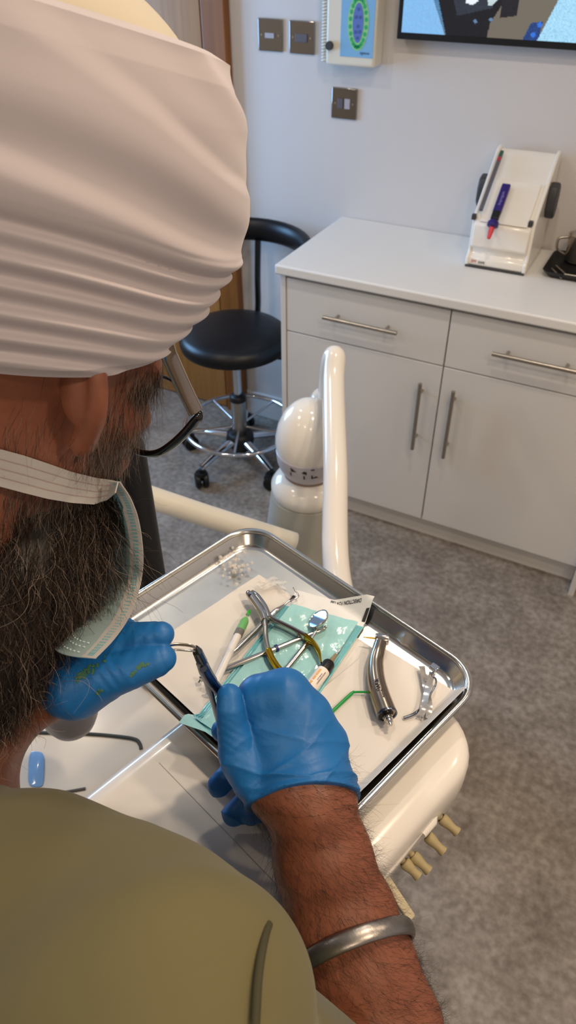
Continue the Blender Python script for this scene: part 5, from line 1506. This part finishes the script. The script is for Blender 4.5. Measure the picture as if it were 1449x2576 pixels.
for s0 in (.90, .925, .96):
    for k in range(14):
        fi = s0*(NM-1); i = int(fi); row = GM[i]*(1-(fi-i))+GM[min(i+1, NM-1)]*(fi-i)
        tt__ = .05+k*.016; j = tt__*60; jj = int(j); p = row[jj]*(1-(j-jj))+row[jj+1]*(j-jj); d = vnorm(row[jj+1]-row[jj])
        tn = vnorm(GM[min(i+1, NM-1), jj]-GM[i-1, jj]); wd_.box((-.0009, -.0005, -.0001), (.0009, .0005, .0003), np.array([d, tn, np.cross(d, tn)]), toward(p, .0022))
wd_.build('stitching', mat('pale_weld', '#cfe3e6', .7), mask, smooth=False)
# head band of the mask, lying on neck and cheek
top = [(-330, 1020), (-160, 1072), (-60, 1108), (0, 1130), (60, 1146), (120, 1166), (180, 1187), (240, 1202), (285, 1208), (297, 1213)]
bot = [(-330, 1110), (-160, 1164), (-60, 1198), (0, 1224), (60, 1240), (120, 1255), (180, 1265), (235, 1269), (268, 1258), (290, 1240)]
allh = SDF(); allh.p = body.p+core.p
G = []
tp2 = [np.interp(np.linspace(0, 1, 64), np.linspace(0, 1, len(top)), [p[0] for p in top]), np.interp(np.linspace(0, 1, 64), np.linspace(0, 1, len(top)), [p[1] for p in top])]
bt2 = [np.interp(np.linspace(0, 1, 64), np.linspace(0, 1, len(bot)), [p[0] for p in bot]), np.interp(np.linspace(0, 1, 64), np.linspace(0, 1, len(bot)), [p[1] for p in bot])]
dep = np.zeros((64, 7)); 
for i in range(64):
    for k in range(7):
        w = k/6; x = tp2[0][i]*(1-w)+bt2[0][i]*w; y = tp2[1][i]*(1-w)+bt2[1][i]*w
        p = on_surface(allh, x, y, .3, .62); dep[i, k] = (p-CPOS)@FWD if p is not None else np.nan
ii = np.arange(64)
for k in range(7):
    g = ~np.isnan(dep[:, k]); dep[:, k] = np.interp(ii, ii[g], dep[g, k]) if g.any() else .5
dm = np.minimum(dep.min(1), dep.mean(1)); dm = np.convolve(np.pad(dm, 4, 'edge'), np.ones(9)/9, 'valid')
e_dep = (GM[0, 0]-CPOS)@FWD
for i in range(64):
    w2 = np.clip((i-52)/11, 0, 1); row = []
    for k in range(7):
        w = k/6; x = tp2[0][i]*(1-w)+bt2[0][i]*w; y = tp2[1][i]*(1-w)+bt2[1][i]*w
        dd = min(dm[i], dep[i, k])-.0045; dd = dd*(1-w2)+(min(e_dep, dd)-.002)*w2; row.append(at(x, y, dd))
    G.append(row)
GB = np.array(G)
hb = MB().grid(GB, .0008).build('head_band', M['mask_edge'], mask)
wd_ = MB()
for kk in (1.6, 3.1, 4.5):
    for s in np.linspace(1, 60, 100):
        i = int(s); k0 = int(kk); p = (GB[i, k0]*(1-(kk-k0))+GB[i, k0+1]*(kk-k0))*(1-(s-i))+(GB[i+1, k0]*(1-(kk-k0))+GB[i+1, k0+1]*(kk-k0))*(s-i)
        d = vnorm(GB[i+1, k0]-GB[i, k0]); tn = vnorm(GB[i, k0+1]-GB[i, k0]); wd_.box((-.0008, -.0003, -.0002), (.0008, .0003, .0002), np.array([d, tn, np.cross(d, tn)]), toward(p, .0014))
wd_.build('stitching', mat('grey_thread', '#a89490', .8), hb, smooth=False)
# spectacles
M['frame_blk'] = mat('glossy_black_acetate', '#0a0a0b', .15, coat=.4)
M['temple'] = mat('gunmetal', '#b5a89c', .13, 1.0)
gl = thing('spectacles', 'black framed spectacles with shiny metal temples worn under the turban', 'spectacles', tuple(hl(.1, 0, .02)))
tpth = smooth_path([at(330, 800, .462), at(410, 862, .482), at(428, 900, .494), at(462, 975, .515), at(492, 1036, .532)], 8)
MB().tube(tpth, [.0038]*len(tpth), 16, flat=(1.55, .55), up=HU*.9+HR*.1).build('temple', M['temple'], gl)
HINGE = tpth[-1]
lc = loc(HINGE)
# right rim: rounded lens outline in the lens plane
rim_px = [(492, 1036, .535), (487, 1062, .540), (468, 1095, .548), (440, 1123, .556), (405, 1140, .562), (368, 1141, .570), (335, 1128, .580), (318, 1090, .592), (330, 1030, .598), (360, 975, .596), (405, 950, .585), (445, 965, .566), (475, 1000, .548)]
rimp = smooth_path([at(*p) for p in rim_px], 6, closed=True)
rimp = rimp+[rimp[0]]
RC = np.mean(rimp[:-1], 0); u_, s_, vt = np.linalg.svd(np.array(rimp[:-1])-RC); LN = vt[2]; LN = LN if LN@HF > 0 else -LN
rimp = [p-LN*((p-RC)@LN)*.8 for p in rimp]
wdt = [.0028 if (i % 78) < 40 else .0016 for i in range(len(rimp))]
wdt = list(np.convolve(np.pad(wdt, 4, 'wrap'), np.ones(9)/9, 'valid'))
MB().tube(rimp, wdt, 14, flat=(1.5, 1.0), up=LN).build('rim', M['frame_blk'], gl)
# left rim mirrored about the middle of the face
def mir(P): q = loc(P); return hl(q[0], -q[1]+.004, q[2])
MB().tube([mir(p) for p in rimp], .0018, 12, flat=(1.3, 1), up=LN).build('rim', M['frame_blk'], gl)
br0 = min(rimp, key=lambda p: loc(p)[1]); MB().tube(smooth_path([br0, (br0+mir(br0))/2+HU*.004+HF*.004, mir(br0)], 6), .0016, 10).build('bridge', M['frame_blk'], gl)
MB().tube([mir(p) for p in tpth], .0038, 12, flat=(1.3, .5), up=HU).build('temple', M['temple'], gl)
M['lens'] = mat('spectacle_lens', '#ffffff', .03, alpha=.07)
def lens(pts, name):
    c = np.mean(pts[:-1], 0); G0, G1 = [], []
    n = len(pts)-1; L0 = []; L1 = []
    for s in np.linspace(.02, .985, 10):
        L0.append([c+(p-c)*s+LN*(.0008-.0012*s*s) for p in pts[:-1]])
        L1.append([c+(p-c)*s-LN*(.0008+.0022*s*s) for p in pts[:-1]])
    return MB().rings(L0+L1[::-1]).build(name, M['lens'], gl)
lens(rimp, 'lens'); lens([mir(p) for p in rimp], 'lens')
# held pliers
t = thing('held_pliers', 'dark steel pliers gripped in the right gloved fist, gripping a wire', 'pliers', tuple(at(515, 1680, .545)))
fdir = vnorm(at(545, 1725, .55)-at(494, 1632, .515))
def pl(px_, py_, d): return at(px_, py_, d)
MB().tube(smooth_path([pl(493, 1627, .511), pl(499, 1638, .515), pl(506, 1652, .519), pl(513, 1666, .523)], 5), [.0011, .0014, .0017, .002, .0022]+[.0027]*11, 14, flat=(1, 1.1)).build('jaw', M['inst_dk'], t)
MB().tube(smooth_path([pl(489, 1634, .513), pl(494, 1648, .517), pl(502, 1668, .522), pl(506, 1676, .525)], 5), [.0010, .0012, .0015]+[.0019]*13, 14, flat=(1, 1.1)).build('jaw', M['inst_dk'], t)
hp_ = smooth_path([pl(506, 1660, .522), pl(517, 1686, .530), pl(532, 1712, .538), pl(549, 1735, .545), pl(585, 1775, .560), pl(640, 1850, .580)], 6)
MB().tube(hp_, [.0034]*4+[.0040]*10+[.0036]*(len(hp_)-14), 16, flat=(.8, 1.15)).build('handle', M['inst_dk'], t)
hq_ = smooth_path([pl(504, 1672, .525), pl(513, 1700, .535), pl(522, 1720, .542), pl(533, 1755, .555), pl(545, 1798, .572), pl(560, 1850, .590)], 6)
MB().tube(hq_, [.0030]*6+[.0026]*12+[.0022]*(len(hq_)-18), 14, flat=(1.2, .6)).build('handle', M['inst_dk'], t)
MB().tube([pl(511, 1682, .522), pl(514, 1687, .536)], .0026, 16).build('rivet', M['inst_dk'], t)
# wire clasp held between fingers and pliers
t = thing('wire_clasp', 'thin bent metal wire clasp held between left fingertips and plier tips', 'wire', tuple(at(460, 1630, .508)))
MB().tube(smooth_path([at(425, 1623, .506), at(448, 1621, .507), at(478, 1624, .509), at(491, 1629, .511)], 6), .0010, 10, flat=(1.5, .7)).build('wire', M['inst'], t)
MB().tube(smooth_path([at(430, 1635, .507), at(450, 1635, .508), at(478, 1637, .510), at(490, 1638, .512)], 6), .0008, 10).build('wire', M['inst'], t)
o = MB().tube([at(479, 1627, .510), at(487, 1631, .511), at(481, 1635, .511)], [.0016, .0020, .0014], 10).build('resin_bead', M['clear'], t)
